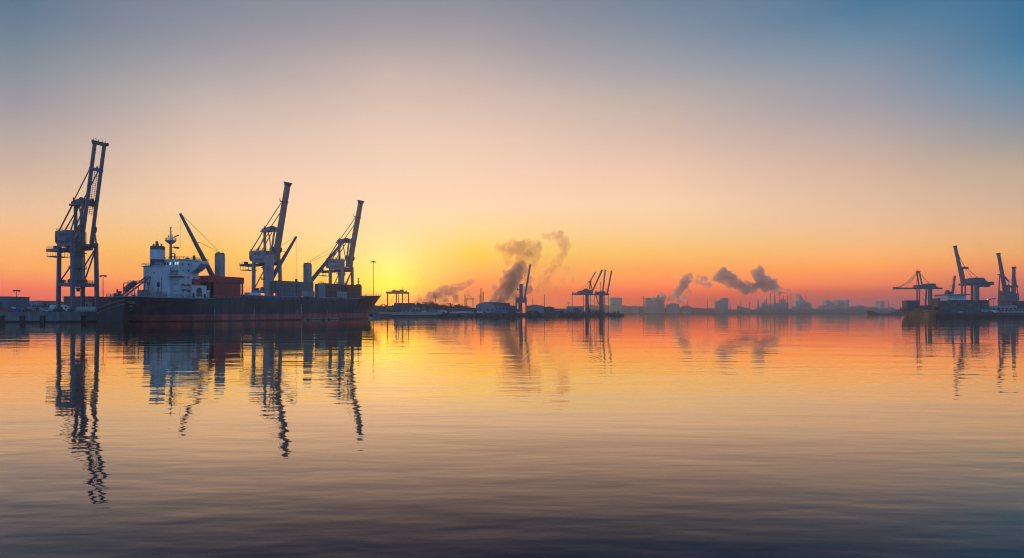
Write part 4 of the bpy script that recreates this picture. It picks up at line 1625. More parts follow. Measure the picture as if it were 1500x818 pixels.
# ------------------------------------------------------------------ buildings
def building(px0, px1, py_top, D, base_z, label, wall='shed_grey', depth=14.0, roof='flat', ridge_px=0, wins=0, door=False, cat='building', name='warehouse', rotz=0.0, wmat='glass', py_eave=None):
    x0, x1 = X(px0, D), X(px1, D)
    cx = (x0 + x1) / 2
    w = x1 - x0
    H = Z(py_top, D) - base_z
    root = thing(name, label, cat, (cx, D, base_z), rotz)
    he = H if py_eave is None else Z(py_eave, D) - base_z
    b = MB()
    if roof == 'flat':
        b.box(-w / 2, w / 2, 0, depth, 0, H - 0.3)
        b.build('wall', M[wall], root)
        MB().box(-w / 2 - 0.2, w / 2 + 0.2, -0.2, depth + 0.2, H - 0.28, H).build('roof', M['roof'], root)
    elif roof == 'gable':       # ridge along x
        b.prism([(0, 0), (depth, 0), (depth, he), (depth / 2, H), (0, he)], 'x', -w / 2, w / 2)
        b.build('wall', M[wall], root)
        r = MB()
        r.prism([(-0.4, he - 0.1), (depth / 2, H + 0.05), (depth / 2, H + 0.3), (-0.4, he + 0.15)], 'x', -w / 2 - 0.3, w / 2 + 0.3)
        r.prism([(depth + 0.4, he - 0.1), (depth / 2 + 0.01, H + 0.05), (depth / 2 + 0.01, H + 0.3), (depth + 0.4, he + 0.15)], 'x', -w / 2 - 0.3, w / 2 + 0.3)
        r.build('roof', M['roof'], root)
    elif roof == 'front':       # gable end faces the water
        b.prism([(-w / 2, 0), (w / 2, 0), (w / 2, he), (0, H), (-w / 2, he)], 'y', 0, depth)
        b.build('wall', M[wall], root)
        r = MB()
        r.prism([(-w / 2 - 0.3, he), (0, H + 0.04), (0, H + 0.3), (-w / 2 - 0.3, he + 0.25)], 'y', -0.3, depth)
        r.prism([(w / 2 + 0.3, he), (0.01, H + 0.04), (0.01, H + 0.3), (w / 2 + 0.3, he + 0.25)], 'y', -0.3, depth)
        r.build('roof', M['roof'], root)
    elif roof == 'mono':
        b.prism([(-w / 2, 0), (w / 2, 0), (w / 2, H), (-w / 2, he)], 'y', 0, depth)
        b.build('wall', M[wall], root)
    elif roof == 'arch':
        pts = [(-w / 2, 0), (w / 2, 0)]
        for k in range(11):
            t = math.pi * k / 10
            pts.append((w / 2 * math.cos(t), he + (H - he) * math.sin(t)))
        b.prism(pts, 'y', 0, depth)
        b.build('wall', M[wall], root)
    for k in range(wins):
        c = -w / 2 + w * (k + 0.5) / wins
        MB().box(c - 0.28 * w / wins, c + 0.28 * w / wins, -0.06, 0.0, he * 0.5, he * 0.78).build('window', M[wmat], root)
    if door:
        MB().box(-w * 0.12, w * 0.14, -0.07, 0.0, 0.0, he * 0.72).build('door', M['shed_dark'], root)
    return root


# left quay
building(-12, 12.3, 434.5, 275, QZ, 'tall blue-grey shed at the quay beside the short lamp post', 'shed_blue', 12, 'flat', door=True, name='shed')
building(12, 55, 440.5, 330, QZ, 'long low grey warehouse with a slightly sloping roof behind the parked cars', 'shed_grey', 18, 'mono', wins=5, py_eave=443)
building(55, 84, 442.5, 335, QZ, 'low pale warehouse wing joining the long grey warehouse', 'shed_pale', 16, 'flat', wins=4)
building(93, 131, 434.3, 318, QZ, 'dull red warehouse with an open dark doorway behind the first crane', 'brick', 16, 'flat', door=True)
building(131, 178, 436.0, 326, QZ, 'lower dull red warehouse running behind the ship stern', 'brick', 16, 'flat')
building(47, 62, 448.5, 285, QZ, 'small open canopy shelter with dark shade underneath', 'shed_pale', 6, 'flat', name='shelter', door=True)  # its dark door panel is painted shade, standing for the space under the canopy
building(64, 82, 447.5, 290, QZ, 'green-grey lean-to shed beside the legs of the first crane', 'shed_grey', 7, 'mono', name='shed', py_eave=450)
bar = MB()
bar.box(X(107, 256), X(142, 256), 255.2, 255.9, QZ, QZ + 2.2)
barr = thing('barrier_wall', 'pale concrete barrier wall standing between the legs of the first crane', 'barrier', (0, 0, 0))
bar.build('wall', M['concrete_pale'], barr)
bs = MB()
for px in (109, 116, 123, 130, 137):
    bs.box(X(px, 255.1) - 0.8, X(px, 255.1) + 0.8, 254.9, 255.18, QZ, QZ + 0.7)
bs.build('foot', M['concrete'], barr)
container('box_red', (X(10, 262), 262, QZ), 0.0, 'small bright red container on the quay in front of the blue-grey shed', None, L=3.0, H=1.9)
building(125, 129.5, 442, 290, QZ, 'small white cabin in front of the dull red warehouse', 'shed_pale', 2.6, 'flat', name='cabin', wins=1)


# ------------------------------------------------------------------ vehicles
def make_car(mname, kind):
    root = bpy.data.objects.new('parked_' + kind, None)
    COL.objects.link(root)
    b = MB()
    if kind == 'car':
        low = [(-2.15, 0.35), (2.15, 0.35), (2.2, 0.75), (1.3, 0.95), (0.7, 1.45), (-1.0, 1.48), (-1.75, 1.0), (-2.2, 0.9)]
        hw = 0.85
    elif kind == 'van':
        low = [(-2.6, 0.4), (2.6, 0.4), (2.65, 1.1), (2.1, 1.3), (1.6, 2.1), (-2.55, 2.15)]
        hw = 0.98
    else:
        low = [(-4.0, 0.9), (2.2, 0.9), (2.2, 3.3), (-4.0, 3.3)]
        hw = 1.2
    b.prism(low, 'y', -hw, hw)
    body = b.build('body', M[mname], root)
    w = MB()
    if kind == 'car':
        for s in (-1, 1):
            w.box(-0.95, 0.6, s * hw - 0.02 if s > 0 else -hw - 0.02, s * hw + 0.02 if s > 0 else -hw + 0.02, 1.0, 1.38)
        w.prism([(0.8, 1.38), (1.27, 0.99), (1.3, 1.01), (0.83, 1.4)], 'y', -0.75, 0.75)
        xs = (-1.35, 1.35)
    elif kind == 'van':
        for s in (-1, 1):
            w.box(0.7, 1.6, s * hw - 0.02, s * hw + 0.02, 1.3, 1.9)
        xs = (-1.6, 1.6)
    else:
        c = MB()
        c.prism([(2.3, 0.5), (4.2, 0.5), (4.2, 1.7), (3.9, 2.8), (2.3, 2.8)], 'y', -1.15, 1.15)
        c.box(-4.0, 4.0, -0.5, 0.5, 0.55, 0.88)
        c.build('cab', M['carw'], root)
        w.box(3.0, 3.9, -1.17, 1.17, 1.7, 2.5)
        xs = (-3.0, -1.9, 3.1)
    w.build('window', M['glass'], root)
    for x in xs:
        for s in (-1, 1):
            t = MB()
            r = 0.33 if kind == 'car' else 0.38 if kind == 'van' else 0.48
            disk(t, (x, s * (hw - 0.08), r), r, 0.22, n=14)
            t.build('wheel', M['tyre'], root)
    return root


VPROTO = {}


def vehicle(mname, kind, px, D, z, rotz, label, group='vehicles parked along the waterfront'):
    key = (mname, kind)
    if key not in VPROTO:
        o = VPROTO[key] = make_car(mname, kind)
    else:
        o = copy_tree(VPROTO[key])
    tag(o, label, kind, group)
    o.location = (X(px, D), D, z)
    o.rotation_euler = (0, 0, rotz)
    return o


vehicle('carb', 'car', 20, 262, QZ, 0.1, 'dark blue car parked in front of the blue-grey shed')
vehicle('carw', 'van', 27, 264, QZ, 0.0, 'white van parked near the base of the short lamp post')
vehicle('carb', 'van', 35, 264, QZ, 0.2, 'dark blue van parked just past the white van')
vehicle('cark', 'car', 42, 261, QZ, 0.0, 'black car parked beside the open canopy shelter')
vehicle('carg', 'car', 70, 262, QZ, 0.1, 'silver car parked beside the green-grey lean-to shed')
vehicle('carw', 'truck', 88, 285, QZ, 0.0, 'white box truck parked behind the legs of the first crane')

# ------------------------------------------------------------------ middle peninsula
# orange-brown yard gantry
gt = thing('gantry_crane', 'orange-brown yard gantry crane standing against the sun glow', 'gantry crane', (X(583, 600), 600, GZ))
s = 600 / FOC
def gx(px): return (px - 583) * s
def gz(py): return Z(py, 600) - GZ
for px, y in ((569.5, -6), (578.8, 6), (591, -6), (597, 6)):
    MB().beam((gx(px), y, 0), (gx(px), y, gz(430)), 1.1, 1.1).build('leg', M['gantry'], gt)
m = MB(); m.beam((gx(582.3), 6, 0), (gx(582.3), 6, gz(430)), 0.7, 0.7); m.build('leg', M['gantry'], gt)
m = MB(); m.box(gx(567.5), gx(598), -6.8, -5.2, gz(430.6), gz(427.6)); m.box(gx(567.5), gx(598), 5.2, 6.8, gz(430.5), gz(427.8))
m.build('bridge_beam', M['gantry'], gt)
m = MB(); m.box(gx(575), gx(584), -4.8, 4.8, gz(427.5), gz(425.8)); m.box(gx(576.5), gx(578.5), -2, 2, gz(425.7), gz(424.7)); m.build('trolley', M['gantry'], gt)
m = MB(); m.box(gx(586.5), gx(590.5), -4, 4, gz(427.5), gz(424.6)); m.beam((gx(590.3), 0, gz(424.6)), (gx(590.3), 0, gz(420)), 0.5, 0.5); m.build('cab', M['gantry'], gt)
m = MB(); m.beam((gx(596.3), -6, gz(427.6)), (gx(596.3), -6, gz(425)), 0.9, 0.9); m.build('end_post', M['gantry'], gt)
m = MB()
for a, b in (((569.5, 446), (578.8, 431)), ((591, 440), (597, 432))):
    m.beam((gx(a[0]), 0, gz(a[1])), (gx(b[0]), 0, gz(b[1])), 0.3, 0.3)
for py in (434, 437, 440):
    m.beam((gx(591), -6, gz(py)), (gx(597), 6, gz(py)), 0.25, 0.25)
m.build('brace', M['gantry'], gt)

building(577, 605, 444.2, 592, GZ, 'long dull purple-grey shed under the orange-brown gantry crane', 'shed_dark', 14, 'flat')
building(604, 613, 449.5, 585, GZ, 'small pale house at the foot of the wooded rise', 'shed_pale', 8, 'front', py_eave=451.5, wins=2, name='house')
building(612, 622, 453.6, 580, GZ, 'low pale hut behind the sea wall', 'shed_grey', 6, 'flat', wins=3, name='hut')
building(628, 640, 452.6, 590, GZ, 'long low shed with a pale roof among the trees', 'shed_grey', 8, 'gable', py_eave=454, name='shed')
building(655, 672, 452.0, 615, GZ, 'low boathouse with dark doors behind the moored boats', 'shed_dark', 10, 'gable', py_eave=453.6, door=True, name='boathouse')
building(684, 698, 452.3, 625, GZ, 'squat dark shed under the steel frame gantry', 'shed_dark', 8, 'flat')

# steel frame gantry
fg = thing('frame_gantry', 'thin dark steel frame gantry with a sloping strut beside the curved hall', 'gantry', (X(687, 640), 640, GZ))
s = 640 / FOC
def fx(px): return (px - 687) * s
def fz_(py): return Z(py, 640) - GZ
m = MB(); m.beam((fx(681.2), 0, 0), (fx(681.2), 0, fz_(432)), 0.8, 0.8); m.build('leg', M['dark'], fg)
for px in (683.6, 692.6):
    m = MB(); m.beam((fx(px), 2, 0), (fx(px), 2, fz_(438)), 0.6, 0.6); m.build('leg', M['dark'], fg)
m = MB(); m.beam((fx(681), 1, fz_(438.2)), (fx(694), 1, fz_(438.2)), 0.8, 0.8); m.build('bridge_beam', M['dark'], fg)
m = MB(); m.beam((fx(685), 1, fz_(432.2)), (fx(694), 1, fz_(438)), 0.35, 0.35); m.beam((fx(685), 1, fz_(432.2)), (fx(685), 1, fz_(438)), 0.3, 0.3); m.build('strut', M['dark'], fg)

# twin stacks
for px, py, r, lab in ((704.6, 422, 0.45, 'taller of the two thin stacks behind the curved hall, with a crossarm'), (707.6, 427.8, 0.5, 'shorter thin stack next to its taller twin behind the curved hall')):
    t = thing('chimney', lab, 'chimney', (X(px, 665), 665, GZ))
    H = Z(py, 665) - GZ
    MB().tube((0, 0, 0), (0, 0, H), r * 1.2, r, n=10).build('stack', M['dark'], t)
    if py < 424:
        MB().beam((-2.6, 0, H * 0.66), (0.8, 0, H * 0.68), 0.35, 0.35).build('crossarm', M['dark'], t)
m = thing('lattice_mast', 'slim lattice mast standing beside the two thin stacks', 'mast', (X(703.2, 660), 660, GZ))
q = MB(); H = Z(432, 660) - GZ
for sx in (-1, 1):
    for sy in (-1, 1):
        q.beam((sx * 0.6, sy * 0.6, 0), (sx * 0.35, sy * 0.35, H), 0.16, 0.16)
for k in range(10):
    q.beam((-0.6, -0.6, H * k / 10), (0.5, -0.5, H * (k + 1) / 10), 0.1, 0.1)
q.build('lattice', M['dark'], m)

building(697, 745, 442.2, 640, GZ, 'curved roof industrial hall behind the waterfront', 'shed_grey', 26, 'arch', py_eave=448.5, wins=0, name='hall')
building(705, 724, 446.5, 632, GZ, 'pale panelled lean-to built against the curved hall', 'shed_pale', 7, 'mono', py_eave=449.5, name='annex')
building(722, 747, 444.0, 634, GZ, 'flat roofed dark building with a projecting eave next to the curved hall', 'shed_dark', 7, 'flat', wins=3, name='workshop')
building(712, 724, 452.0, 612, GZ, 'small white workshop in front of the curved hall', 'shed_pale', 8, 'flat', wins=2, name='workshop')
building(725, 745, 448.2, 616, GZ, 'blue-grey block between the small white workshop and the grab crane', 'shed_blue', 9, 'flat', wins=4, name='office')
building(745, 757, 447.8, 655, GZ, 'dull teal warehouse just short of the grab crane', 'shed_blue', 12, 'flat')
building(771, 797, 446.8, 668, GZ, 'long grey-green warehouse with a gently pitched roof beyond the grab crane', 'shed_grey', 16, 'front', py_eave=449.0)
building(797, 812, 449.4, 690, GZ, 'lower dark warehouse next to the long grey-green one', 'shed_dark', 14, 'front', py_eave=451.0)
building(812, 830.5, 452.3, 705, GZ, 'low pale warehouse between the dark sheds', 'shed_pale', 12, 'flat', door=False)
building(830.5, 856, 449.0, 720, GZ, 'grey flat roofed warehouse beside the pair of distant cranes', 'shed_grey', 14, 'flat', door=True)


def pole(px, py, D, base, label, r=0.14):
    t = thing('mast', label, 'mast', (X(px, D), D, base))
    H = Z(py, D) - base
    MB().tube((0, 0, 0), (0, 0, H), r * 1.4, r, n=8).build('pole', M['dark'], t)
    MB().cbox((0, 0, 0.3), (1.0, 1.0, 0.6)).build('base', M['concrete'], t)
    return t


pole(780.6, 437, 690, GZ, 'slim shorter mast rising behind the long grey-green warehouse', 0.25)
pole(797.6, 432, 705, GZ, 'slim taller mast rising behind the lower dark warehouse', 0.3)
pole(638, 434, 800, GZ, 'thin mast rising out of the wooded rise', 0.3)

# grab crane (x 753..780)
D = 652.0
s = D / FOC
gc = thing('grab_crane', 'grey portal crane with a tower and one solid raised boom, alone on the peninsula', 'crane', (X(763, D), D, GZ))
def cx_(px): return (px - 763) * s
def cz_(py): return Z(py, D) - GZ
for px, y in ((755.6, -5), (771, -5), (757, 5), (770, 5)):
    MB().beam((cx_(px), y, 0), (cx_(px), y, cz_(443)), 0.7, 0.7).build('leg', M['crane'], gc)
MB().lathe([(2.4, 0), (2.0, cz_(444))], (cx_(762.3), 0, 0), 16).build('column', M['crane'], gc)
m = MB(); m.box(cx_(755), cx_(771.5), -5.4, 5.4, cz_(443.6), cz_(436.2)); hs = m.build('machinery_house', M['crane'], gc)
MB().box(cx_(757), cx_(760), -5.5, -5.4, cz_(442), cz_(438)).build('door', M['shed_dark'], hs)
m = MB(); m.box(cx_(760.6), cx_(765.8), -2, 2, cz_(436.2), cz_(417)); tw = m.build('tower', M['crane'], gc)
MB().box(cx_(760.9), cx_(766.3), -2.2, 2.2, cz_(417.0), cz_(416.3)).build('tower_cap', M['dark'], tw)
m = MB(); m.box(cx_(757), cx_(760.6), -1.3, 1.3, cz_(425.5), cz_(424.2)); m.cbox((cx_(758), 0, cz_(423.4)), (1.2, 1.6, 0.9)); m.build('side_platform', M['dark'], tw)
m = MB(); m.beam((cx_(768.0), 0, cz_(440)), (cx_(776.8), 0, cz_(387.5)), 2.0, 2.6, 1.8, 2.4, up=(0, 1, 0)); m.build('boom', M['crane'], gc)
m = MB(); m.beam((cx_(766.5), 0, cz_(417)), (cx_(768.6), 0, cz_(404)), 0.2, 0.2); m.cbox((cx_(768.6), 0, cz_(404)), (1.4, 0.8, 1.0)); m.build('signal_post', M['dark'], gc)
m = MB(); m.beam((cx_(765), 0, cz_(418)), (cx_(773), 0, cz_(412)), 0.18, 0.18); m.build('stay', M['dark'], gc)

# pair of distant cranes at the tip of the peninsula
D = 745.0
s = D / FOC
pe = thing('twin_boom_crane', 'distant crane with a long landside house and two slanting booms at the peninsula tip', 'crane', (X(862, D), D, GZ))
def ex(px): return (px - 862) * s
def ez(py): return Z(py, D) - GZ
for px, y in ((838.6, 4), (853.6, -5), (865.8, 5), (870.4, -5)):
    MB().beam((ex(px), y, 0), (ex(px), y, ez(432)), 0.7, 0.7).build('leg', M['crane'], pe)
MB().lathe([(2.4, 0), (2.1, ez(432))], (ex(860), 0, 0), 16).build('column', M['crane'], pe)
m = MB(); m.box(ex(837.5), ex(873), -3, 3, ez(432.4), ez(430.8)); m.box(ex(838), ex(840.5), -2, 2, ez(430.8), ez(428.8)); m.box(ex(842), ex(844.5), -2, 2, ez(430.8), ez(429.2)); m.build('girder', M['crane'], pe)
m = MB(); m.prism([(ex(845.5), ez(430.7)), (ex(868), ez(430.7)), (ex(868), ez(425.6)), (ex(862), ez(424.6)), (ex(857.5), ez(422.8)), (ex(852), ez(426.0)), (ex(845.5), ez(427.2))], 'y', -4, 4); m.build('machinery_house', M['crane'], pe)
m = MB(); m.beam((ex(860.6), 0, ez(424)), (ex(860.6), 0, ez(419)), 0.35, 0.35); m.build('roof_post', M['dark'], pe)
m = MB(); m.beam((ex(864), -1, ez(412.5)), (ex(863.8), -1, ez(424)), 1.4, 1.4); m.beam((ex(864.5), 1, ez(412.5)), (ex(868.5), 1, ez(428)), 1.1, 1.1); m.box(ex(862.2), ex(866.2), -1.5, 1.5, ez(413.5), ez(412)); m.build('apex_frame', M['crane'], pe)
m = MB(); m.beam((ex(864), -1, ez(412.8)), (ex(872.3), -1, ez(398.6)), 1.3, 1.3); m.build('boom', M['crane'], pe)
m = MB(); m.beam((ex(869), 2, ez(425)), (ex(882), 2, ez(396.3)), 1.6, 1.8); b_ = m.build('boom', M['crane'], pe)
m = MB(); m.beam((ex(881), 2, ez(398.2)), (ex(882.2), 2, ez(395.6)), 2.0, 2.2); m.build('boom_head', M['dark'], b_)
m = MB()
m.beam((ex(863), 0, ez(413)), (ex(848), 0, ez(426.4)), 0.22, 0.22); m.beam((ex(863), 0, ez(413.5)), (ex(853), 0, ez(424.6)), 0.18, 0.18); m.beam((ex(866), 0, ez(413)), (ex(875), 0, ez(424)), 0.18, 0.18)
m.build('stay', M['cable'], pe)
m = MB()
for py in (440, 448, 449.2):
    m.beam((ex(853.6), -5, ez(py)), (ex(870.4), -5, ez(py)), 0.35, 0.35)
m.build('tie_beam', M['crane'], pe)

pf = thing('twin_boom_crane', 'distant crane with two thick near-vertical booms, last on the peninsula tip', 'crane', (X(884, D), D + 12, GZ))
def ex2(px): return (px - 884) * s
for px, y in ((893, -4), (888.6, 4), (877.2, 4), (879.0, -4)):
    MB().beam((ex2(px), y, 0), (ex2(px), y, ez(432)), 0.75, 0.75).build('leg', M['crane'], pf)
MB().lathe([(2.8, 0), (2.5, ez(430))], (ex2(883.4), 0, 0), 16).build('column', M['crane'], pf)
m = MB(); m.box(ex2(872), ex2(894), -3, 3, ez(432.4), ez(430)); m.build('girder', M['crane'], pf)
m = MB(); m.prism([(ex2(873), ez(430)), (ex2(889), ez(430)), (ex2(889), ez(427)), (ex2(884), ez(426)), (ex2(876), ez(427.4)), (ex2(875), ez(425)), (ex2(874), ez(427.4))], 'y', -3, 3); m.build('machinery_house', M['crane'], pf)
for (a, b, y) in (((885.2, 429), (889.4, 394.6), 3), ((891, 431), (897.6, 396.6), -3)):
    m = MB(); m.beam((ex2(a[0]), y, ez(a[1])), (ex2(b[0]), y, ez(b[1])), 1.8, 3.0, 1.6, 1.9, up=(0, 1, 0)); bo = m.build('boom', M['crane'], pf)
    m = MB(); m.beam((ex2(b[0]), y, ez(b[1] + 0.6)), (ex2(b[0] + 0.1), y, ez(b[1] - 0.5)), 2.2, 2.5, up=(0, 1, 0)); m.build('boom_head', M['dark'], bo)
m = MB(); m.beam((ex2(881.4), 0, ez(427)), (ex2(881.4), 0, ez(412.4)), 0.7, 0.5); 
for py in (417, 421): m.beam((ex2(878.6), 0, ez(py)), (ex2(881.4), 0, ez(py)), 0.2, 0.2)
m.build('mast', M['dark'], pf)
m = MB(); m.beam((ex2(874.5), 0, ez(432)), (ex2(879), 0, ez(446)), 0.9, 0.9); m.beam((ex2(889), 0, ez(423.5)), (ex2(893), 0, ez(423.5)), 0.4, 0.4)
m.build('brace', M['crane'], pf)
m = MB()
for k, py in enumerate((436, 441, 446)):
    m.beam((ex2(887), -3, ez(py)), (ex2(893), -4, ez(py + 3)), 0.3, 0.3)
m.build('stair', M['dark'], pf)

# ------------------------------------------------------------------ trees and bushes
def make_tree(kind, seed, H, leaf):
    """trunk, limbs and a crown of many small leaf clumps around several lobes"""
    rnd = random.Random(seed)
    root = bpy.data.objects.new(kind, None)
    COL.objects.link(root)
    t = MB()
    lobes = []
    if kind == 'tree':
        t.tube((0, 0, 0), (0.1, 0, H * 0.45), H * 0.03, H * 0.018, n=7)
        for k in range(6):
            a = rnd.uniform(0, 6.28)
            rr = rnd.uniform(0.12, 0.3) * H
            z = rnd.uniform(0.42, 0.85) * H
            c = Vector((rr * math.cos(a), rr * math.sin(a), z))
            lobes.append((c, rnd.uniform(0.14, 0.24) * H))
            t.tube((0.05, 0, H * rnd.uniform(0.25, 0.45)), c, H * 0.012, H * 0.005, n=5)
        lobes.append((Vector((0, 0, H * 0.75)), 0.24 * H))
    else:
        for k in range(4):
            a = rnd.uniform(0, 6.28)
            c = Vector((math.cos(a) * H * 0.4, math.sin(a) * H * 0.4, H * rnd.uniform(.35, .65)))
            lobes.append((c, H * rnd.uniform(.3, .42)))
            t.tube((0, 0, 0), c, H * 0.03, H * 0.012, n=5)
    t.build('trunk', M['bark'], root)
    cr = MB()
    n = 420 if kind == 'tree' else 170
    for i in range(n):
        c, r = rnd.choice(lobes)
        d = Vector((rnd.gauss(0, 1), rnd.gauss(0, 1), rnd.gauss(0, 1)))
        d.normalize()
        p = c + d * r * rnd.uniform(0.55, 1.05)
        if p.z < 0.1 * H:
            continue
        sz = H * rnd.uniform(0.025, 0.055) * (1.6 if kind != 'tree' else 1.0)
        a = Vector((rnd.gauss(0, 1), rnd.gauss(0, 1), rnd.gauss(0, 1))).normalized()
        b = a.orthogonal().normalized()
        c2 = a.cross(b)
        cr.add([p + b * sz, p + c2 * sz * 0.8, p - b * sz * 0.9, p - c2 * sz], [(0, 1, 2, 3)])
    cr.build('crown' if kind == 'tree' else 'foliage', M[leaf], root, fix=False)
    return root


TREES = [make_tree('tree', 31 + k, 10.0, 'leaf' if k % 2 else 'leaf2') for k in range(4)]
BUSHES = [make_tree('bush', 71 + k, 3.0, 'leaf' if k % 2 else 'leaf2') for k in range(3)]
used_t, used_b = set(), set()


def plant(protos, used, px, D, z, s, label, cat, group):
    k = random.randrange(len(protos))
    if k not in used:
        o = protos[k]
        used.add(k)
    else:
        o = copy_tree(protos[k])
    tag(o, label, cat, group)
    o.location = (X(px, D), D, z)
    o.scale = (s, s, s * random.uniform(0.85, 1.15))
    o.rotation_euler = (0, 0, random.uniform(0, 6.28))
    return o


# wooded rise behind the gantry: mound of ground and trees one can tell apart
ridge('mound', (540, 712), 790, [(538, 450), (560, 449), (600, 448), (625, 447.0), (640, 448), (665, 449.5), (690, 450.5), (715, 453)], 60, 'earth', 41, 0.5, 'low grassy rise behind the waterfront sheds', step=3)
rnd = random.Random(12)
random.seed(4)
topline = [(545, 447), (560, 446.6), (600, 443.5), (612, 442.4), (625, 441.2), (632, 441.2), (642, 444), (655, 446), (672, 446), (688, 448), (700, 450)]


def line_y(tab, px):
    for (a, ya), (b, yb) in zip(tab[:-1], tab[1:]):
        if a <= px <= b:
            return ya + (yb - ya) * (px - a) / (b - a)
    return tab[-1][1]


for k in range(46):
    px = 546 + k * 3.4 + rnd.uniform(-1.2, 1.2)
    D = 770 + rnd.uniform(-22, 14)
    y = line_y(topline, px) + rnd.uniform(-0.3, 1.6)
    zb = 5.5
    H = max(5.0, Z(y, D) - zb)
    plant(TREES, used_t, px, D, zb, H / 10.0, 'dark bushy tree on the wooded rise behind the orange-brown gantry crane', 'tree', 'trees on the wooded rise')
for k in range(16):
    px = 601 + k * 5.0 + rnd.uniform(-2, 2)
    D = 640 + rnd.uniform(-18, 14)
    plant(TREES, used_t, px, D, GZ, rnd.uniform(0.55, 0.85), 'lower dark tree among the sheds below the wooded rise', 'tree', 'trees among the waterfront sheds')
for k, px in enumerate((746, 748, 751, 754, 758, 765, 771, 775, 779, 783, 787, 802, 806, 809, 815, 818, 821, 832, 835, 838, 842, 846, 851, 858, 863, 868, 873, 878, 884, 891, 896, 902)):
    D = shore_depth(px) + 4 + rnd.uniform(0, 6)
    plant(BUSHES, used_b, px, D, GZ - 0.6, rnd.uniform(0.8, 1.55), 'low dark bush on the peninsula bank below the warehouses', 'bush', 'bushes along the peninsula bank')
D = shore_depth(908) + 3
o = plant(BUSHES, used_b, 907.5, D, GZ - 0.8, 1.5, 'round dark bush standing alone at the very tip of the peninsula', 'bush', None)

# ------------------------------------------------------------------ small boats and vehicles of the peninsula
def make_boat():
    root = bpy.data.objects.new('boat', None)
    COL.objects.link(root)
    h = MB()
    st = [(-3.6, 1.15, 1.0), (-2, 1.3, 1.0), (0, 1.35, 1.05), (2, 1.1, 1.2), (3.4, 0.5, 1.45), (4.2, 0.03, 1.6)]
    vs, fs = [], []
    for x, w, z in st:
        vs += [(x - (0.5 if x > 3 else 0), 0, -0.25), (x, -w * 0.75, 0.15), (x, -w, z), (x, w, z), (x, w * 0.75, 0.15)]
    for i in range(len(st) - 1):
        for j in range(5):
            a, b = i * 5 + j, i * 5 + (j + 1) % 5
            fs.append((a, b, b + 5, a + 5))
    fs.append((0, 1, 2, 3, 4))
    h.add(vs, fs)
    h.build('hull', M['carw'], root)
    c = MB()
    c.prism([(-1.4, 1.05), (1.6, 1.1), (1.1, 2.3), (-1.3, 2.4)], 'y', -0.85, 0.85)
    cab = c.build('cabin', M['carw'], root)
    MB().box(-1.0, 0.9, -0.88, 0.88, 1.65, 2.1).build('window', M['glass'], cab)
    MB().tube((-0.6, 0, 2.3), (-0.6, 0, 4.6), 0.05, n=6).build('mast', M['dark'], root)
    return root


boat0 = None
for px, rz, z, lab in ((664, 0.2, GZ, 'small white cabin boat on the hard in front of the boathouse'), (673, 0.1, GZ, 'white cabin boat beside the boathouse, next to the open ground'),
                       (688, 2.9, GZ, 'white cabin boat drawn up below the steel frame gantry'), (701, 0.3, GZ, 'white cabin boat in front of the two thin stacks'),
                       (729, 0.1, GZ, 'white cabin boat below the blue-grey block'), (756, 0.2, GZ, 'white cabin boat at the foot of the grab crane')):
    if boat0 is None:
        boat0 = o = make_boat()
    else:
        o = copy_tree(boat0)
    D = shore_depth(px) + 5
    o.location = (X(px, D), D, z + 0.3)
    o.rotation_euler = (0, 0, rz)
    tag(o, lab, 'boat', 'small white boats on the peninsula')
for px, kind, mn, lab in ((622, 'van', 'carw', 'white van parked by the low pale hut behind the sea wall'), (631, 'car', 'carg', 'silver car parked behind the end of the sea wall'),
                          (637, 'car', 'carw', 'white car parked last in line behind the sea wall'), (648, 'truck', 'carg', 'grey box truck parked short of the boathouse'),
                          (680, 'van', 'carw', 'white van parked between the boathouse and the steel frame gantry'), (708, 'car', 'cark', 'black car parked in front of the curved hall'),
                          (717, 'van', 'carg', 'silver van parked beside the small white workshop'), (738, 'car', 'carr', 'red car parked in front of the blue-grey block'),
                          (597, 'car', 'carw', 'white car parked under the orange-brown gantry crane'), (608, 'van', 'carb', 'dark blue van parked by the small pale house')):
    D = shore_depth(px) + 9
    vehicle(mn, kind, px, D, GZ, 0.15, lab)

def heap(px, D, w, h, m, label, name='scrap_heap', cat='heap', seed=1):
    rnd = random.Random(seed)
    mb = MB()
    n, k = 14, 4
    vs = [(0, 0, h)]
    for j in range(1, k + 1):
        for i in range(n):
            a = 2 * math.pi * i / n
            f = j / k
            r = w / 2 * f * rnd.uniform(0.85, 1.15)
            vs.append((r * math.cos(a), 0.6 * r * math.sin(a), max(-0.3, h * (1 - f) ** 0.9 * rnd.uniform(0.75, 1.2) - (0.3 if j == k else 0))))
    fs = [(0, 1 + i, 1 + (i + 1) % n) for i in range(n)]
    for j in range(k - 1):
        for i in range(n):
            a, b = 1 + j * n + i, 1 + j * n + (i + 1) % n
            fs.append((a, a + n, b + n, b))
    mb.add(vs, fs)
    o = mb.build(name, M[m])
    o.location = (X(px, D), D, GZ)
    return tag(o, label, cat)


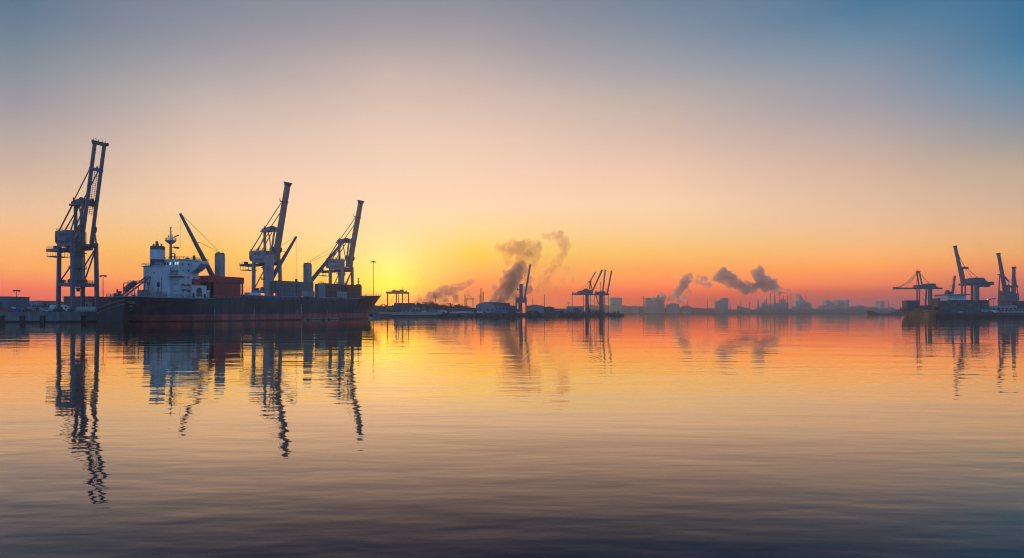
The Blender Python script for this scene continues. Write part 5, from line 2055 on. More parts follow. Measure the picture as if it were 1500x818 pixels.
for px, off, w, h, m, lab in ((650, 8, 9, 2.6, 'earth', 'low heap of earth beside the grey box truck'), (695, 8, 8, 2.4, 'rock', 'dark heap of scrap short of the two thin stacks'), (721, 6, 9, 2.8, 'earth', 'brown heap in front of the small white workshop'),
                              (743, 8, 8, 3.2, 'rock', 'dark heap of spoil just short of the grab crane'), (800, 10, 14, 4.6, 'earth', 'long brown heap in front of the lower dark warehouse'), (823, 9, 10, 3.8, 'rock', 'dark heap in front of the low pale warehouse'),
                              (849, 8, 12, 4.2, 'rock', 'rough dark heap in front of the flat roofed warehouse'), (876, 8, 10, 3.4, 'earth', 'low heap between the pair of distant cranes')):
    heap(px, shore_depth(px) + off, w, h, m, lab, seed=int(px))
for px, off, kind, lab in ((643, 14, 'box_teal', 'teal container on the ground short of the boathouse'), (646.5, 12, 'box_grey', 'grey container lying beside the teal one on the peninsula'), (676, 12, 'box_red', 'red container standing between the boathouse and the steel gantry'),
                           (690.5, 10, 'box_grey', 'grey container below the steel frame gantry'), (748.5, 9, 'box_blue', 'blue container beside the dark heap of spoil'), (785, 10, 'box_grey', 'grey container in front of the long grey-green warehouse'),
                           (790.5, 11, 'box_brown', 'brown container in front of the long grey-green warehouse'), (816, 12, 'box_teal', 'teal container in front of the low pale warehouse')):
    container(kind, (X(px, shore_depth(px) + off), shore_depth(px) + off, GZ), 0.1, lab, None, L=6.1)
for px0, px1, py, D, lab, wl, rf, pe in ((589, 601, 452.0, 566, 'low white roofed store behind the sea wall under the gantry', 'shed_pale', 'gable', 453.6), (640, 651, 450.6, 640, 'pale roofed shed half hidden by the lower trees', 'shed_pale', 'gable', 452.4),
                                         (662, 671, 449.8, 655, 'small pale house on the slope behind the boathouse', 'shed_pale', 'front', 451.4), (673, 683, 451.2, 645, 'low grey shed behind the steel frame gantry', 'shed_grey', 'gable', 452.6),
                                         (566, 577, 453.0, 572, 'low dark store at the near end of the sea wall', 'shed_dark', 'gable', 454.2), (616, 627, 449.6, 660, 'pale roofed house among the trees above the hut', 'shed_pale', 'front', 451.2),
                                         (858, 866, 452.6, 760, 'squat dark hut between the legs of the first distant crane', 'shed_dark', 'flat', None), (868, 876, 454.2, 752, 'low grey hut between the two distant cranes', 'shed_grey', 'gable', 455.2),
                                         (757, 764, 453.2, 646, 'small pale hut at the foot of the grab crane tower', 'shed_pale', 'flat', None)):
    building(px0, px1, py, D, GZ, lab, wl, 7, rf, py_eave=pe, wins=2, name='shed')
for px, py, D, lab in ((561, 446.5, 560, 'short lamp post near the end of the sea wall'), (615, 445.5, 575, 'short lamp post behind the middle of the sea wall'), (657, 445, 625, 'short lamp post above the boathouse'),
                       (719, 440, 645, 'lamp post rising over the curved hall roof'), (833, 444, 712, 'lamp post beside the flat roofed warehouse'), (899, 446, 738, 'lamp post on the open tip of the peninsula')):
    light_mast(px, GZ, py, D, lab, 'bar', 0.13)

# ------------------------------------------------------------------ hazy far shore
FZ = 2.2


def tower(px0, px1, py, D, label, name='tower_block', cat='tower', depth=24, crown=None, m='city', floors=True):
    D = D * FS
    x0, x1 = X(px0, D), X(px1, D)
    w = x1 - x0
    H = Z(py, D) - FZ
    root = thing(name, label, cat, ((x0 + x1) / 2, D, FZ))
    b = MB()
    if crown == 'blade':
        b.prism([(-w / 2, 0), (w / 2, 0), (w / 2, H * 0.54), (w * 0.25, H * 0.66), (-w * 0.3, H * 0.9), (-w / 2, H)], 'y', 0, depth)
    elif crown == 'step':
        b.box(-w / 2, w / 2, 0, depth, 0, H * 0.9)
        b.box(-w * 0.25, w * 0.3, depth * 0.2, depth * 0.8, H * 0.9, H)
    elif crown == 'round':
        b.box(-w / 2, w / 2, 0, depth, 0, H * 0.94)
        b.prism([(-w / 2, H * 0.94), (w / 2, H * 0.94), (w * 0.3, H), (-w * 0.3, H)], 'y', 0, depth)
    else:
        b.box(-w / 2, w / 2, 0, depth, 0, H)
    b.build('wall', M[m], root)
    if floors:
        g = MB()
        n = max(3, int(H / 5.5))
        for k in range(1, n):
            z = H * (0.5 if crown == 'blade' else 0.86) * k / n
            g.box(-w / 2 + 0.6, w / 2 - 0.6, -0.12, 0.0, z, z + 1.6)
        g.build('window_band', M['glass'], root)
    return root


tower(894.5, 911.5, 436.2, 1310, 'broad pale block rising behind the tip of the peninsula', 'storage_block', 'building', 40, None, 'shed_grey', False)
# steel works lumps
for px0, px1, py, D, lab, cr in ((947, 963, 436.6, 1330, 'hazy square industrial block below the leaning smoke plume', None), (962, 973.5, 432.5, 1345, 'hazy taller industrial block with a stepped top next to the square one', 'step'),
                                 (979, 995, 444.5, 1340, 'low hazy industrial block beside the leaning smoke plume', 'step'), (1051.5, 1062, 440, 1335, 'hazy blocky preheater tower standing alone on the far shore', 'step'),
                                 (1060, 1067, 436.8, 1340, 'narrow top-heavy block joined to the preheater tower', 'round')):
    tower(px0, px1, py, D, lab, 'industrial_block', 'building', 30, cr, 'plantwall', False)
for px, py, lab in ((1007, 441, 'faint thin mast left of the haze bank'), (1036.5, 440, 'faint thin mast midway along the hazy shore'), (1085, 441, 'faint thin mast beyond the preheater tower')):
    pole(px, py, 1380 * FS, FZ, lab.replace(' left of the haze bank', ' near the leaning smoke plume'), 0.7)

# refinery
D = 1420.0 * FS
s = D / FOC
rf = thing('refinery_hall', 'long refinery hall whose roof climbs in steps beneath the chimneys', 'building', (X(1136, D), D, FZ))
def rx(px): return (px - 1136) * s
def rz_(py): return Z(py, D) - FZ
m = MB(); m.prism([(rx(1115.5), 0), (rx(1155), 0), (rx(1155), rz_(443.4)), (rx(1143), rz_(444.4)), (rx(1136), rz_(445.4)), (rx(1129), rz_(448.3)), (rx(1121), rz_(449.2)), (rx(1116), rz_(451.4))], 'y', 0, 50); m.build('hall', M['plantwall'], rf)
m = MB(); m.box(rx(1146), rx(1152), 5, 25, rz_(443.4), rz_(439.2)); m.box(rx(1148), rx(1150), 5, 20, rz_(439.2), rz_(438)); m.build('upper_block', M['plantwall'], rf)
m = MB(); m.box(rx(1115.6), rx(1120), -8, 0, rz_(452), rz_(443.6)); m.build('silo', M['plantwall'], rf)


def stack(px, py_t, py_b, D, r0, r1, label, ring=False):
    D, r0, r1 = D * FS, r0 * FS, r1 * FS
    t = thing('chimney', label, 'chimney', (X(px, D), D, FZ))
    H = Z(py_t, D) - FZ
    MB().tube((0, 0, 0), (0, 0, H), r0, r1, n=14).build('stack', M['plantwall'], t)
    if ring:
        m = MB()
        m.lathe([(r1 * 1.5, H * 0.93), (r1 * 1.5, H * 0.945)], n=14)
        m.build('gallery', M['plantwall'], t)
    return t


stack(1110.6, 439.2, 452, 1400, 3.4, 1.0, 'tapering chimney standing alone short of the refinery hall')
stack(1123, 436.5, 450, 1400, 2.2, 0.9, 'second tapering chimney, above the low end of the refinery hall')
stack(1128.6, 430.2, 450, 1400, 0.9, 0.7, 'tallest pencil thin chimney above the low end of the refinery hall', True)
stack(1135, 432.0, 447, 1400, 3.0, 1.0, 'thick tapering chimney in the middle of the refinery')
stack(1142.3, 428.6, 446, 1400, 0.9, 0.8, 'thin chimney whose smoke drifts off in a long trail', True)
stack(1153.3, 433.0, 444, 1402, 2.4, 0.6, 'pointed chimney at the high end of the refinery hall')
stack(1158.6, 429.6, 452, 1400, 0.8, 0.8, 'thin chimney beyond the high end of the refinery hall', True)
m = MB()
tj = thing('tower_crane', 'dark tower crane jib level with the chimney tops at the refinery', 'crane', (X(1142.5, 1392 * FS), 1392 * FS, FZ))
H = Z(430, 1392 * FS) - FZ
m.beam((0, 0, 0), (0, 0, H), 1.2, 1.2); m.build('mast', M['dark'], tj)
m = MB(); m.beam((-5, 0, H - 1), (0.5, 0, H + 1.6), 3.4, 4.6); m.beam((0.5, 0, H + 1.9), (25, 0, H + 0.5), 2.0, 2.6, 1.2, 0.8); m.build('jib', M['dark'], tj)

D = 1640
for px0, px1, py, lab, cr in ((1166.2, 1171, 441.2, 'slender hazy tower just short of the blade shaped skyscraper', None), (1171.2, 1181, 431, 'skyscraper with a blade shaped sloping top', 'blade'),
                              (1181, 1189, 442.4, 'square hazy tower leaning against the blade shaped skyscraper', 'step'), (1198, 1204.5, 450.4, 'low domed building between two groups of towers', 'round'),
                              (1210.5, 1216.6, 439.2, 'tall stepped tower opening the wider group of towers', 'step'), (1216.8, 1222, 442.6, 'shorter tower attached to the tall stepped one', 'round'),
                              (1223.2, 1226, 446.4, 'narrow low block between the two tall pairs of towers', None), (1227, 1232.2, 439.4, 'tall flat topped tower in the middle of the wider group', None),
                              (1232.3, 1238, 440.4, 'wide flat topped tower touching the tall flat topped one', 'step'), (1240.2, 1244, 439.2, 'slim round topped tower closing the wider group', 'round'),
                              (1290, 1293, 441, 'thin tower of the isolated pair above the dark barge', None), (1293.4, 1296, 441.2, 'second thin tower of the isolated pair above the dark barge', None)):
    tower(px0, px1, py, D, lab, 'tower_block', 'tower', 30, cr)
pole(1180.6, 433.2, 1630 * FS, FZ, 'thin mast rising beside the blade shaped skyscraper', 1.0)
pole(1301.3, 440.6, 1640 * FS, FZ, 'thin mast beside the isolated pair of thin towers', 1.0)

# smaller works, tanks and stacks scattered along the far shore
for px0, px1, py, D_, lab, cr in ((927, 935, 448.8, 1325, 'flat hazy warehouse between the broad pale block and the square industrial block', 'step'),
                                  (1001, 1012, 447.8, 1340, 'long low hazy works under the small torn puff', 'step'),
                                  (1090, 1099, 451.0, 1350, 'low hazy shed before the first tapering chimney', 'step'),
                                  (1205, 1209.5, 447.6, 1520, 'narrow hazy block just before the wider group of towers', None),
                                  (1246, 1254, 449.0, 1500, 'low hazy block just past the slim round topped tower', 'step'),
                                  (1258, 1266, 447.6, 1510, 'hazy stepped block on the open shore above the dark barge', 'step'),
                                  (1278, 1286, 449.8, 1480, 'low hazy works above the dark barge', 'step'),
                                  (1304, 1311, 450.2, 1500, 'low hazy block beyond the thin mast near the orange ship', 'step')):
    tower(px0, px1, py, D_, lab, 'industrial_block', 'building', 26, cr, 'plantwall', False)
for px, r, py, lab in ((1083, 3.4, 448.6, 'squat hazy storage tank short of the refinery'), (1088, 2.6, 450.0, 'smaller hazy storage tank touching the squat one'), (1163, 3.2, 449.2, 'round hazy storage tank at the foot of the skyscraper group')):
    t = thing('storage_tank', lab, 'tank', (X(px, 1385 * FS), 1385 * FS, FZ))
    H = Z(py, 1385 * FS) - FZ
    rr = r * 1385 * FS / FOC
    MB().lathe([(rr, 0), (rr, H * 0.86), (rr * 0.6, H * 0.97), (rr * 0.1, H)], n=20).build('shell', M['plantwall'], t)
    q = MB()
    q.rail([(rr * math.cos(k * math.pi / 6), rr * math.sin(k * math.pi / 6), H * 0.86) for k in range(13)], 1.4, 0.12, 4)
    q.build('rail', M['dark'], t)
for px, py, r, lab in ((942.5, 433.5, 0.8, 'thin hazy stack beside the square industrial block'), (968, 428.5, 0.8, 'thin hazy stack over the taller industrial block'), (1047.5, 438.5, 0.7, 'thin hazy stack just short of the preheater tower'),
                       (1069.5, 441, 0.8, 'thin hazy stack just past the preheater tower'), (1098, 443.5, 0.8, 'short thin stack before the first tapering chimney'), (1119.5, 439.5, 0.7, 'thin stack between the first and second tapering chimneys'),
                       (1147.5, 433.5, 0.7, 'thin stack between the jib and the pointed chimney'), (1255.5, 444, 0.7, 'thin hazy stack past the slim round topped tower')):
    stack(px, py, 452, 1372, r * 1.2, r, lab)

# dark barge
D = 1000
bgd = thing('barge', 'long low dark barge with a raised bow lying off the orange ship', 'barge', (X(1296, D), D, 0))
s = D / FOC
m = MB()
prof = [((1275.5 - 1296) * s, -0.6), ((1330 - 1296) * s, -0.6), ((1330 - 1296) * s, 4.2), ((1310 - 1296) * s, 4.6), ((1309 - 1296) * s, 2.6), ((1284 - 1296) * s, 2.9), ((1273 - 1296) * s, 6.8), ((1272.6 - 1296) * s, 6.9)]
m.prism(prof, 'y', -7, 7); m.build('hull', M['navy_plain'], bgd)
m = MB(); m.box((1313 - 1296) * s, (1319 - 1296) * s, -4, 4, 4.2, 7.6); m.build('deckhouse', M['shed_dark'], bgd)

# ------------------------------------------------------------------ right berth
RD = 505.0
rq = [(X(1371, 497), 497), (900, 497), (900, 760), (X(1400, 640), 640), (X(1373, 520), 520)]
tag(polyslab('pier', rq, -1.0, 3.6, M['asphalt'], M['timber']), kind='structure', label='dark low pier with container stacks across the harbour')
fb = MB()
rk = thing('pier_fender', 'dark timber fender strip along the edge of the container pier', 'fender', (X(1371, 496.6), 496.6, 0))
fb.box(0, 500, -0.4, 0, 2.3, 3.75)
fb.build('strip', M['navy_plain'], rk)
px_ = MB()
for k in range(60):
    px_.box(k * 8.0, k * 8.0 + 0.8, -0.6, -0.42, -0.4, 2.2)
px_.build('pile', M['timber'], rk)

# orange ship
D = 516.0
s = D / FOC
OS = thing('feeder_ship', 'orange hulled container ship with white superstructure at the far container pier', 'ship', (X(1318, D), D, 0))
def ox(px): return (px - 1318) * s
def oz(py): return Z(py, D)
ohull = MB()
Lh = ox(1425)
st = [(0.0, 0.15), (2.0, 2.2), (6, 5.4), (12, 8.2), (18, 9.2), (Lh - 6, 9.2), (Lh, 8.4)]
vs = []
lev = [(-0.5, 0.0), (0.0, 0.02), (3.0, 0.3), (6.0, 0.8), (1.0, 1.0)]
rows = []
for x, w in st:
    row = []
    zt = oz(455.0) if x > 22 else oz(452.0) + (oz(455.0) - oz(452.0)) * smooth((x - 14) / 6)
    for t in (-0.08, 0.0, 0.3, 0.65, 1.0):
        z = zt * t
        rake = 4.0 * (1 - max(0, t)) if x < 15 else 0
        k = 1 - x / 15 if x < 15 else 0
        row.append((x + rake * k, w * (0.55 + 0.45 * max(0, t)) if x < 15 else w, z))
    rows.append(row)
for sg in (-1, 1):
    v_ = [(p[0], sg * p[1], p[2]) for r in rows for p in r]
    ohull.add(v_, [(i * 5 + j, (i + 1) * 5 + j, (i + 1) * 5 + j + 1, i * 5 + j + 1) for i in range(len(st) - 1) for j in range(4)])
for r in (rows[0], rows[-1]):
    v_ = [(p[0], -p[1], p[2]) for p in r] + [(p[0], p[1], p[2]) for p in r]
    ohull.add(v_, [(j, j + 1, j + 6, j + 5) for j in range(4)])
v_ = [(r[-1][0], -r[-1][1], r[-1][2] - 0.7) for r in rows] + [(r[-1][0], r[-1][1], r[-1][2] - 0.7) for r in rows]
n = len(rows)
ohull.add(v_, [(i, i + 1, i + 1 + n, i + n) for i in range(n - 1)])
ohull.build('hull', M['ochre'], OS)
m = MB()
rnd = random.Random(9)
for k in range(6):
    m.box(ox(1344.5) + k * 0.75, ox(1344.5) + k * 0.75 + 0.5, -9.26, -9.2, oz(457.2), oz(456.6) + 0.15 * (k % 2))
m.build('name_lettering', M['box_brown'], OS)
m = MB(); m.tube((ox(1340.5), -9.3, oz(459)), (ox(1340.5), -9.0, oz(459)), 0.45, n=10); m.build('hawse_pipe', M['dark'], OS)
m = MB(); m.box(ox(1378.5), ox(1405), -8.0, 8.0, oz(456), oz(433.2)); osup = m.build('superstructure', M['white'], OS)
m = MB(); m.box(ox(1377), ox(1409), -9.4, 9.4, oz(433.1), oz(431.6)); m.build('bridge_deck', M['shed_grey'], osup)
m = MB(); m.box(ox(1371.5), ox(1378.4), -7.0, 7.0, oz(456), oz(441.5)); m.box(ox(1368), ox(1371.4), -5, 5, oz(456), oz(437.5)); m.build('forward_house', M['shed_dark'], OS)
m = MB()
for k in range(6):
    m.box(ox(1382 + k * 3.6), ox(1383.5 + k * 3.6), -8.06, -8.0, oz(436.5), oz(435.3))
    m.box(ox(1382 + k * 3.6), ox(1383.2 + k * 3.6), -8.06, -8.0, oz(442.5), oz(441.3))
m.build('window', M['glass'], osup)
m = MB(); m.box(ox(1386), ox(1392.5), -2, 2, oz(431.5), oz(427.5)); m.box(ox(1387), ox(1389), -1.5, 1.5, oz(427.5), oz(425.5)); m.build('radar_house', M['dark'], osup)
m = MB(); m.beam((ox(1395), 0, oz(431.5)), (ox(1398.8), 0, oz(404.2)), 1.3, 1.6, 1.0, 1.3, up=(0, 1, 0)); m.beam((ox(1391), 0, oz(418)), (ox(1396.6), 0, oz(417.5)), 0.25, 0.25)
m.tube((ox(1398.4), 0, oz(404.5)), (ox(1400.4), 0, oz(431)), 0.06, n=5); m.tube((ox(1396.5), 0, oz(405)), (ox(1390.5), 0, oz(424)), 0.06, n=5); m.build('deck_boom', M['crane_far'], OS)
m = MB(); m.rail([(0.8, -0.8, oz(452)), (6, -5.3, oz(452)), (14, -8.6, oz(452.4))], 1.0, 0.06, 1.5); m.beam((ox(1319.4), 0, oz(452)), (ox(1319.4), 0, oz(449.5)), 0.3, 0.3); m.build('bow_rail', M['dark'], OS)
m = MB()
for px, w_, py in ((1338, 4, 449.5), (1346, 6, 449), (1352, 3, 447.6), (1360, 5, 450), (1366, 3, 448.8)):
    m.box(ox(px), ox(px + w_), -7.5, 6, oz(455.8), oz(py))
m.build('deck_gear', M['shed_dark'], OS)
m = MB(); m.box(ox(1346), ox(1353), -7.9, -7.52, oz(453.8), oz(450)); m.build('hatch_crate', M['brick'], OS)
cl = ['box_blue', 'box_teal', 'box_blue', 'box_teal']
for k in range(4):
    for t in range(3):
        p = (X(1318, D) + ox(1321.6) + 1.3 + k * 2.55, D - 3.0, oz(452.2) - 0.75 + t * 2.63 - 0.4)
        o = container(cl[(k + t) % 4] if k != 1 else 'box_blue', p, R(90), '%s container in the %s stack on the bow of the orange ship' % (TIERS[t], ('foremost', 'second', 'third', 'aftmost')[k]), 'containers on the bow of the orange ship', L=6.1)

# gantry with a lowered boom, behind the orange ship
def frame(D, px0):
    s = D / FOC
    return (lambda px: (px - px0) * s), (lambda py: Z(py, D) - 3.6)


D = 552.0
fx_, fz2 = frame(D, 1350)
ga = thing('container_crane', 'dark container crane with its boom lowered level over the orange ship', 'crane', (X(1350, D), D, 3.6), group='container cranes across the harbour')
m = MB(); m.box(fx_(1310.5), fx_(1378.5), -2.0, 2.0, fz2(424), fz2(421.6)); m.box(fx_(1310), fx_(1313.5), -2.3, 2.3, fz2(424.3), fz2(420.6)); m.box(fx_(1371), fx_(1373), -1, 1, fz2(421.6), fz2(419.8)); m.build('boom', M['crane_far'], ga)
m = MB(); m.box(fx_(1354.1), fx_(1366.5), -4, 4, fz2(423.4), fz2(415.9)); m.build('machinery_house', M['crane_far'], ga)
m = MB(); m.box(fx_(1341), fx_(1354), -3.4, 3.4, fz2(423.6), fz2(418)); m.build('winch_house', M['crane_far'], ga)
for px, pxb, y, w in ((1341.5, 1341, -5, 0.8), (1348.6, 1349, 5, 0.8), (1362.6, 1360.6, 5, 1.0)):
    m = MB(); m.beam((fx_(pxb), y, 0), (fx_(px), y, fz2(424)), w, w); m.build('leg', M['crane_far'], ga)
m = MB(); m.beam((fx_(1356.8), -5, 0), (fx_(1356.8), -5, fz2(424)), 2.4, 2.4); m.build('leg', M['crane_far'], ga)
m = MB(); m.beam((fx_(1344.6), -1.5, fz2(398)), (fx_(1348.2), -2.5, fz2(418)), 0.9, 0.9); m.beam((fx_(1344.6), 1.5, fz2(398)), (fx_(1348.6), 2.5, fz2(418)), 0.9, 0.9); m.beam((fx_(1343.5), 0, fz2(400)), (fx_(1342.6), 0, fz2(421)), 0.3, 0.3)
m.box(fx_(1343.6), fx_(1346.4), -2, 2, fz2(399.4), fz2(397)); m.beam((fx_(1344.5), 0, fz2(397)), (fx_(1344.3), 0, fz2(393.8)), 0.25, 0.25); m.build('apex_frame', M['crane_far'], ga)
def cat_cable(mb, a, b, sag, r=0.09, n=8):
    a, b = Vector(a), Vector(b)
    pts = [a.lerp(b, k / n) - Vector((0, 0, sag * 4 * (k / n) * (1 - k / n))) for k in range(n + 1)]
    mb.path(pts, r, 5)
for sy in (-1.6, 1.6):
    m = MB(); cat_cable(m, (fx_(1344), sy, fz2(398.6)), (fx_(1315), sy, fz2(421.4)), 2.4, 0.2); m.build('forestay', M['cable'], ga)
m = MB(); cat_cable(m, (fx_(1344), 0, fz2(399)), (fx_(1327), 0, fz2(421.4)), 1.0, 0.15); m.build('forestay', M['cable'], ga)
m = MB(); cat_cable(m, (fx_(1346), 0, fz2(399)), (fx_(1361), 0, fz2(415.6)), 0.2, 0.22); m.build('backstay', M['cable'], ga)
m = MB(); m.beam((fx_(1341.5), -5, fz2(425)), (fx_(1356), -5, fz2(441)), 0.2, 0.2); m.beam((fx_(1349), 5, fz2(426)), (fx_(1360), 5, fz2(441)), 0.2, 0.2); m.build('brace', M['crane_far'], ga)

# gantry with a raised boom
D = 545.0
fx_, fz2 = frame(D, 1420)
gb = thing('container_crane', 'tallest dark container crane with its boom raised high, house and girder behind it', 'crane', (X(1420, D), D, 3.6), group='container cranes across the harbour')
m = MB(); m.beam((fx_(1411.8), 0, fz2(419)), (fx_(1399.0), 0, fz2(361.4)), 1.9, 3.6, 1.7, 1.9, up=(0, 1, 0)); bo = m.build('boom', M['crane_far'], gb)
m = MB(); m.beam((fx_(1399.2), 0, fz2(362.4)), (fx_(1398.8), 0, fz2(360.2)), 2.2, 2.4, up=(0, 1, 0)); m.build('boom_head', M['dark'], bo)
for px, y, w, pt in ((1408, -5, 0.9, 416), (1415, 5, 1.0, 392), (1430.2, 5, 1.5, 417)):
    m = MB(); m.beam((fx_(px), y, 0), (fx_(px), y, fz2(pt)), w, w); m.build('leg', M['crane_far'], gb)
m = MB(); m.beam((fx_(1424.6), -5, 0), (fx_(1424.6), -5, fz2(417)), 2.8, 2.4); m.build('leg', M['crane_far'], gb)
m = MB(); m.box(fx_(1407.6), fx_(1448), -3, 3, fz2(418.4), fz2(415.2)); m.box(fx_(1446), fx_(1452), -3.3, 3.3, fz2(418), fz2(413.2)); m.build('girder', M['crane_far'], gb)
m = MB(); m.prism([(fx_(1415), fz2(415.1)), (fx_(1444), fz2(415.1)), (fx_(1440), fz2(412.2)), (fx_(1436.5), fz2(407.5)), (fx_(1424), fz2(407.2)), (fx_(1415.5), fz2(409.2))], 'y', -4, 4); m.build('machinery_house', M['crane'], gb)
m = MB(); m.box(fx_(1408.5), fx_(1416.4), -2, 2, fz2(394.4), fz2(391.2)); m.beam((fx_(1410), 0, fz2(394)), (fx_(1413.4), 0, fz2(408)), 0.5, 0.5); m.build('apex_frame', M['crane_far'], gb)
m = MB(); m.beam((fx_(1416), 0, fz2(393)), (fx_(1432), 0, fz2(407)), 0.28, 0.28); m.beam((fx_(1416), 1, fz2(394)), (fx_(1425), 1, fz2(407)), 0.22, 0.22); m.build('backstay', M['cable'], gb)
m = MB(); m.beam((fx_(1404), 0, fz2(374)), (fx_(1413), 0, fz2(391)), 0.28, 0.28); m.build('forestay', M['cable'], gb)
m = MB()
for k, px in enumerate((1432, 1435, 1441, 1444, 1447)):
    m.box(fx_(px), fx_(px + 1.2), -2, 2, fz2(420.2 + (k % 2) * 0.8), fz2(418.4))
m.box(fx_(1431.5), fx_(1437.5), -2.2, 2.2, fz2(420.4), fz2(419.9)); m.build('trolley', M['dark'], gb)
m = MB()
for k in range(5):
    m.beam((fx_(1428.2), 5, fz2(442 - k * 5)), (fx_(1431.6), 5, fz2(437.5 - k * 5)), 0.25, 0.25)
m.beam((fx_(1408), -5, fz2(425)), (fx_(1415), 5, fz2(441)), 0.25, 0.25)
m.beam((fx_(1415), -5, fz2(436)), (fx_(1422), -5, fz2(443)), 0.25, 0.25)
m.build('brace', M['crane_far'], gb)

# slewing cranes
D = 530.0
fx_, fz2 = frame(D, 1472)
gcx = thing('slewing_crane', 'grey slewing crane with a leaning boom and a thin strut standing on the pier', 'crane', (X(1472, D), D, 3.6), group='slewing cranes across the harbour')
m = MB(); m.beam((fx_(1473.2), 0, fz2(430)), (fx_(1462.6), 0, fz2(372.4)), 2.0, 3.0, 1.6, 1.8, up=(0, 1, 0)); bo = m.build('boom', M['crane'], gcx)
m = MB(); m.beam((fx_(1462.8), 0, fz2(373.4)), (fx_(1462.3), 0, fz2(371)), 2.1, 2.3, up=(0, 1, 0)); m.build('boom_head', M['dark'], bo)
m = MB(); m.beam((fx_(1463.2), -1, fz2(402.4)), (fx_(1460.6), -1, 0), 0.7, 0.7); m.box(fx_(1462), fx_(1465), -1.5, 1, fz2(403), fz2(401.8)); m.build('strut', M['crane_far'], gcx)
m = MB(); m.beam((fx_(1465.4), 0, fz2(386)), (fx_(1472), 0, fz2(405.5)), 0.3, 0.3); m.beam((fx_(1471), 0, fz2(405)), (fx_(1478), 0, fz2(413)), 1.0, 1.0); m.beam((fx_(1478), 0, fz2(413)), (fx_(1476), 0, fz2(424)), 0.4, 0.4); m.build('luffing_arm', M['crane_far'], gcx)
m = MB(); m.box(fx_(1468), fx_(1482), -3, 3, fz2(440), fz2(427.5)); m.build('machinery_house', M['crane'], gcx)
m = MB(); m.box(fx_(1472.5), fx_(1477), -2, 2, fz2(427.45), fz2(418)); m.build('mast_head', M['crane'], gcx)
m = MB(); m.prism([(fx_(1465), fz2(432)), (fx_(1467.9), fz2(432)), (fx_(1467.9), fz2(426)), (fx_(1466.4), fz2(427))], 'y', -2, 2); m.build('operator_cab', M['crane'], gcx)
m = MB()
for px in (1467, 1476, 1482):
    m.beam((fx_(px), 0, 0), (fx_(px), 0, fz2(440)), 1.4, 1.4)
m.box(fx_(1465.5), fx_(1483), -3.4, 3.4, fz2(441.2), fz2(440.05)); m.build('portal', M['crane'], gcx)
m = MB(); m.beam((fx_(1466.6), -3, fz2(447)), (fx_(1482), -3, fz2(441.4)), 0.4, 0.4); m.build('brace', M['crane'], gcx)

fx_, fz2 = frame(540.0, 1486)
gdx = thing('slewing_crane', 'second slewing crane with a straight upright boom and a raking stay', 'crane', (X(1486, 540), 540, 3.6), group='slewing cranes across the harbour')
m = MB(); m.beam((fx_(1484.6), 0, fz2(432)), (fx_(1485.2), 0, fz2(393)), 2.2, 2.6, 1.6, 1.6, up=(0, 1, 0)); bo = m.build('boom', M['crane_far'], gdx)
m = MB(); m.box(fx_(1483.6), fx_(1487), -1.3, 1.3, fz2(394), fz2(391)); m.build('boom_head', M['dark'], bo)
m = MB(); m.beam((fx_(1486), 0, fz2(400)), (fx_(1492.8), 0, fz2(440)), 0.55, 0.55); m.build('stay', M['crane_far'], gdx)
m = MB(); m.beam((fx_(1484.2), 0, fz2(400)), (fx_(1480.4), 0, fz2(415)), 0.16, 0.16); m.build('luffing_cable', M['cable'], gdx)
m = MB(); m.box(fx_(1474), fx_(1488), -2.6, 2.6, fz2(421.6), fz2(418.6)); m.build('cross_platform', M['crane_far'], gdx)
m = MB(); m.box(fx_(1480), fx_(1488), -3, 3, fz2(445), fz2(430)); m.build('machinery_house', M['crane_far'], gdx)
m = MB()
for px in (1481, 1487):
    m.beam((fx_(px), 0, 0), (fx_(px), 0, fz2(445)), 1.3, 1.3)
m.build('portal', M['crane_far'], gdx)

# container stacks on the pier
rnd = random.Random(21)
kinds = ['box_dark', 'box_teal', 'box_dark', 'box_blue', 'box_dark', 'box_teal']
names = {'box_dark': 'dark green', 'box_teal': 'teal', 'box_blue': 'blue', 'box_red': 'red', 'box_grey': 'grey'}
ordn = ('first', 'second', 'third', 'fourth', 'fifth', 'sixth')
D0 = 499.5
x = X(1377.5, D0) + 3.1
tn = ('ground', 'second', 'third', 'top')
heights = (3, 4, 4, 4, 3, 4)
for k in range(6):
    for t in range(heights[k]):
        kd = kinds[(k * 3 + t * 5) % 6]
        lab = '%s tier %s container in the %s pier stack astern of the orange hull' % ('top' if t == heights[k] - 1 else tn[t], names[kd], ordn[k])
        container(kd, (x + k * 6.45, D0, 3.6 + t * 2.63), 0.0, lab, 'containers stacked on the pier', L=6.1)
building(1404, 1411, 455.4, 498.2, 3.6, 'small pale cabin in front of the pier container stacks', 'shed_pale', 2, 'flat', name='cabin')
for k in range(3):
    for t in range(4 - (k == 2)):
        kd = ('box_blue', 'box_dark', 'box_teal')[(k + t) % 3]
        lab = '%s container, tier %s of the %s stack behind the pale cabin' % (names[kd], ('one', 'two', 'three', 'four')[t], ordn[k])
        container(kd, (X(1411.5, 512) + 6.3 + k * 12.4 * 0.55, 510 + k * 2.6, 3.6 + t * 2.63), 0.0, lab, 'containers behind the pale cabin', L=6.1)
building(1412, 1432, 442.5, 524, 3.6, 'dark teal warehouse behind the pier containers', 'box_blue', 12, 'gable', py_eave=445)
building(1431.5, 1447.5, 444.0, 516, 3.6, 'teal shed whose roof falls away toward the flame', 'shed_blue', 12, 'mono', py_eave=443.4)
building(1428.5, 1439, 452.2, 499.5, 3.6, 'pale kiosk with one small window at the pier edge', 'shed_pale', 4, 'flat', wins=1, name='kiosk')
building(1447.5, 1490, 447.6, 512, 3.6, 'long grey-teal transit shed below the slewing cranes', 'shed_grey', 14, 'mono', py_eave=449.4, wins=7)
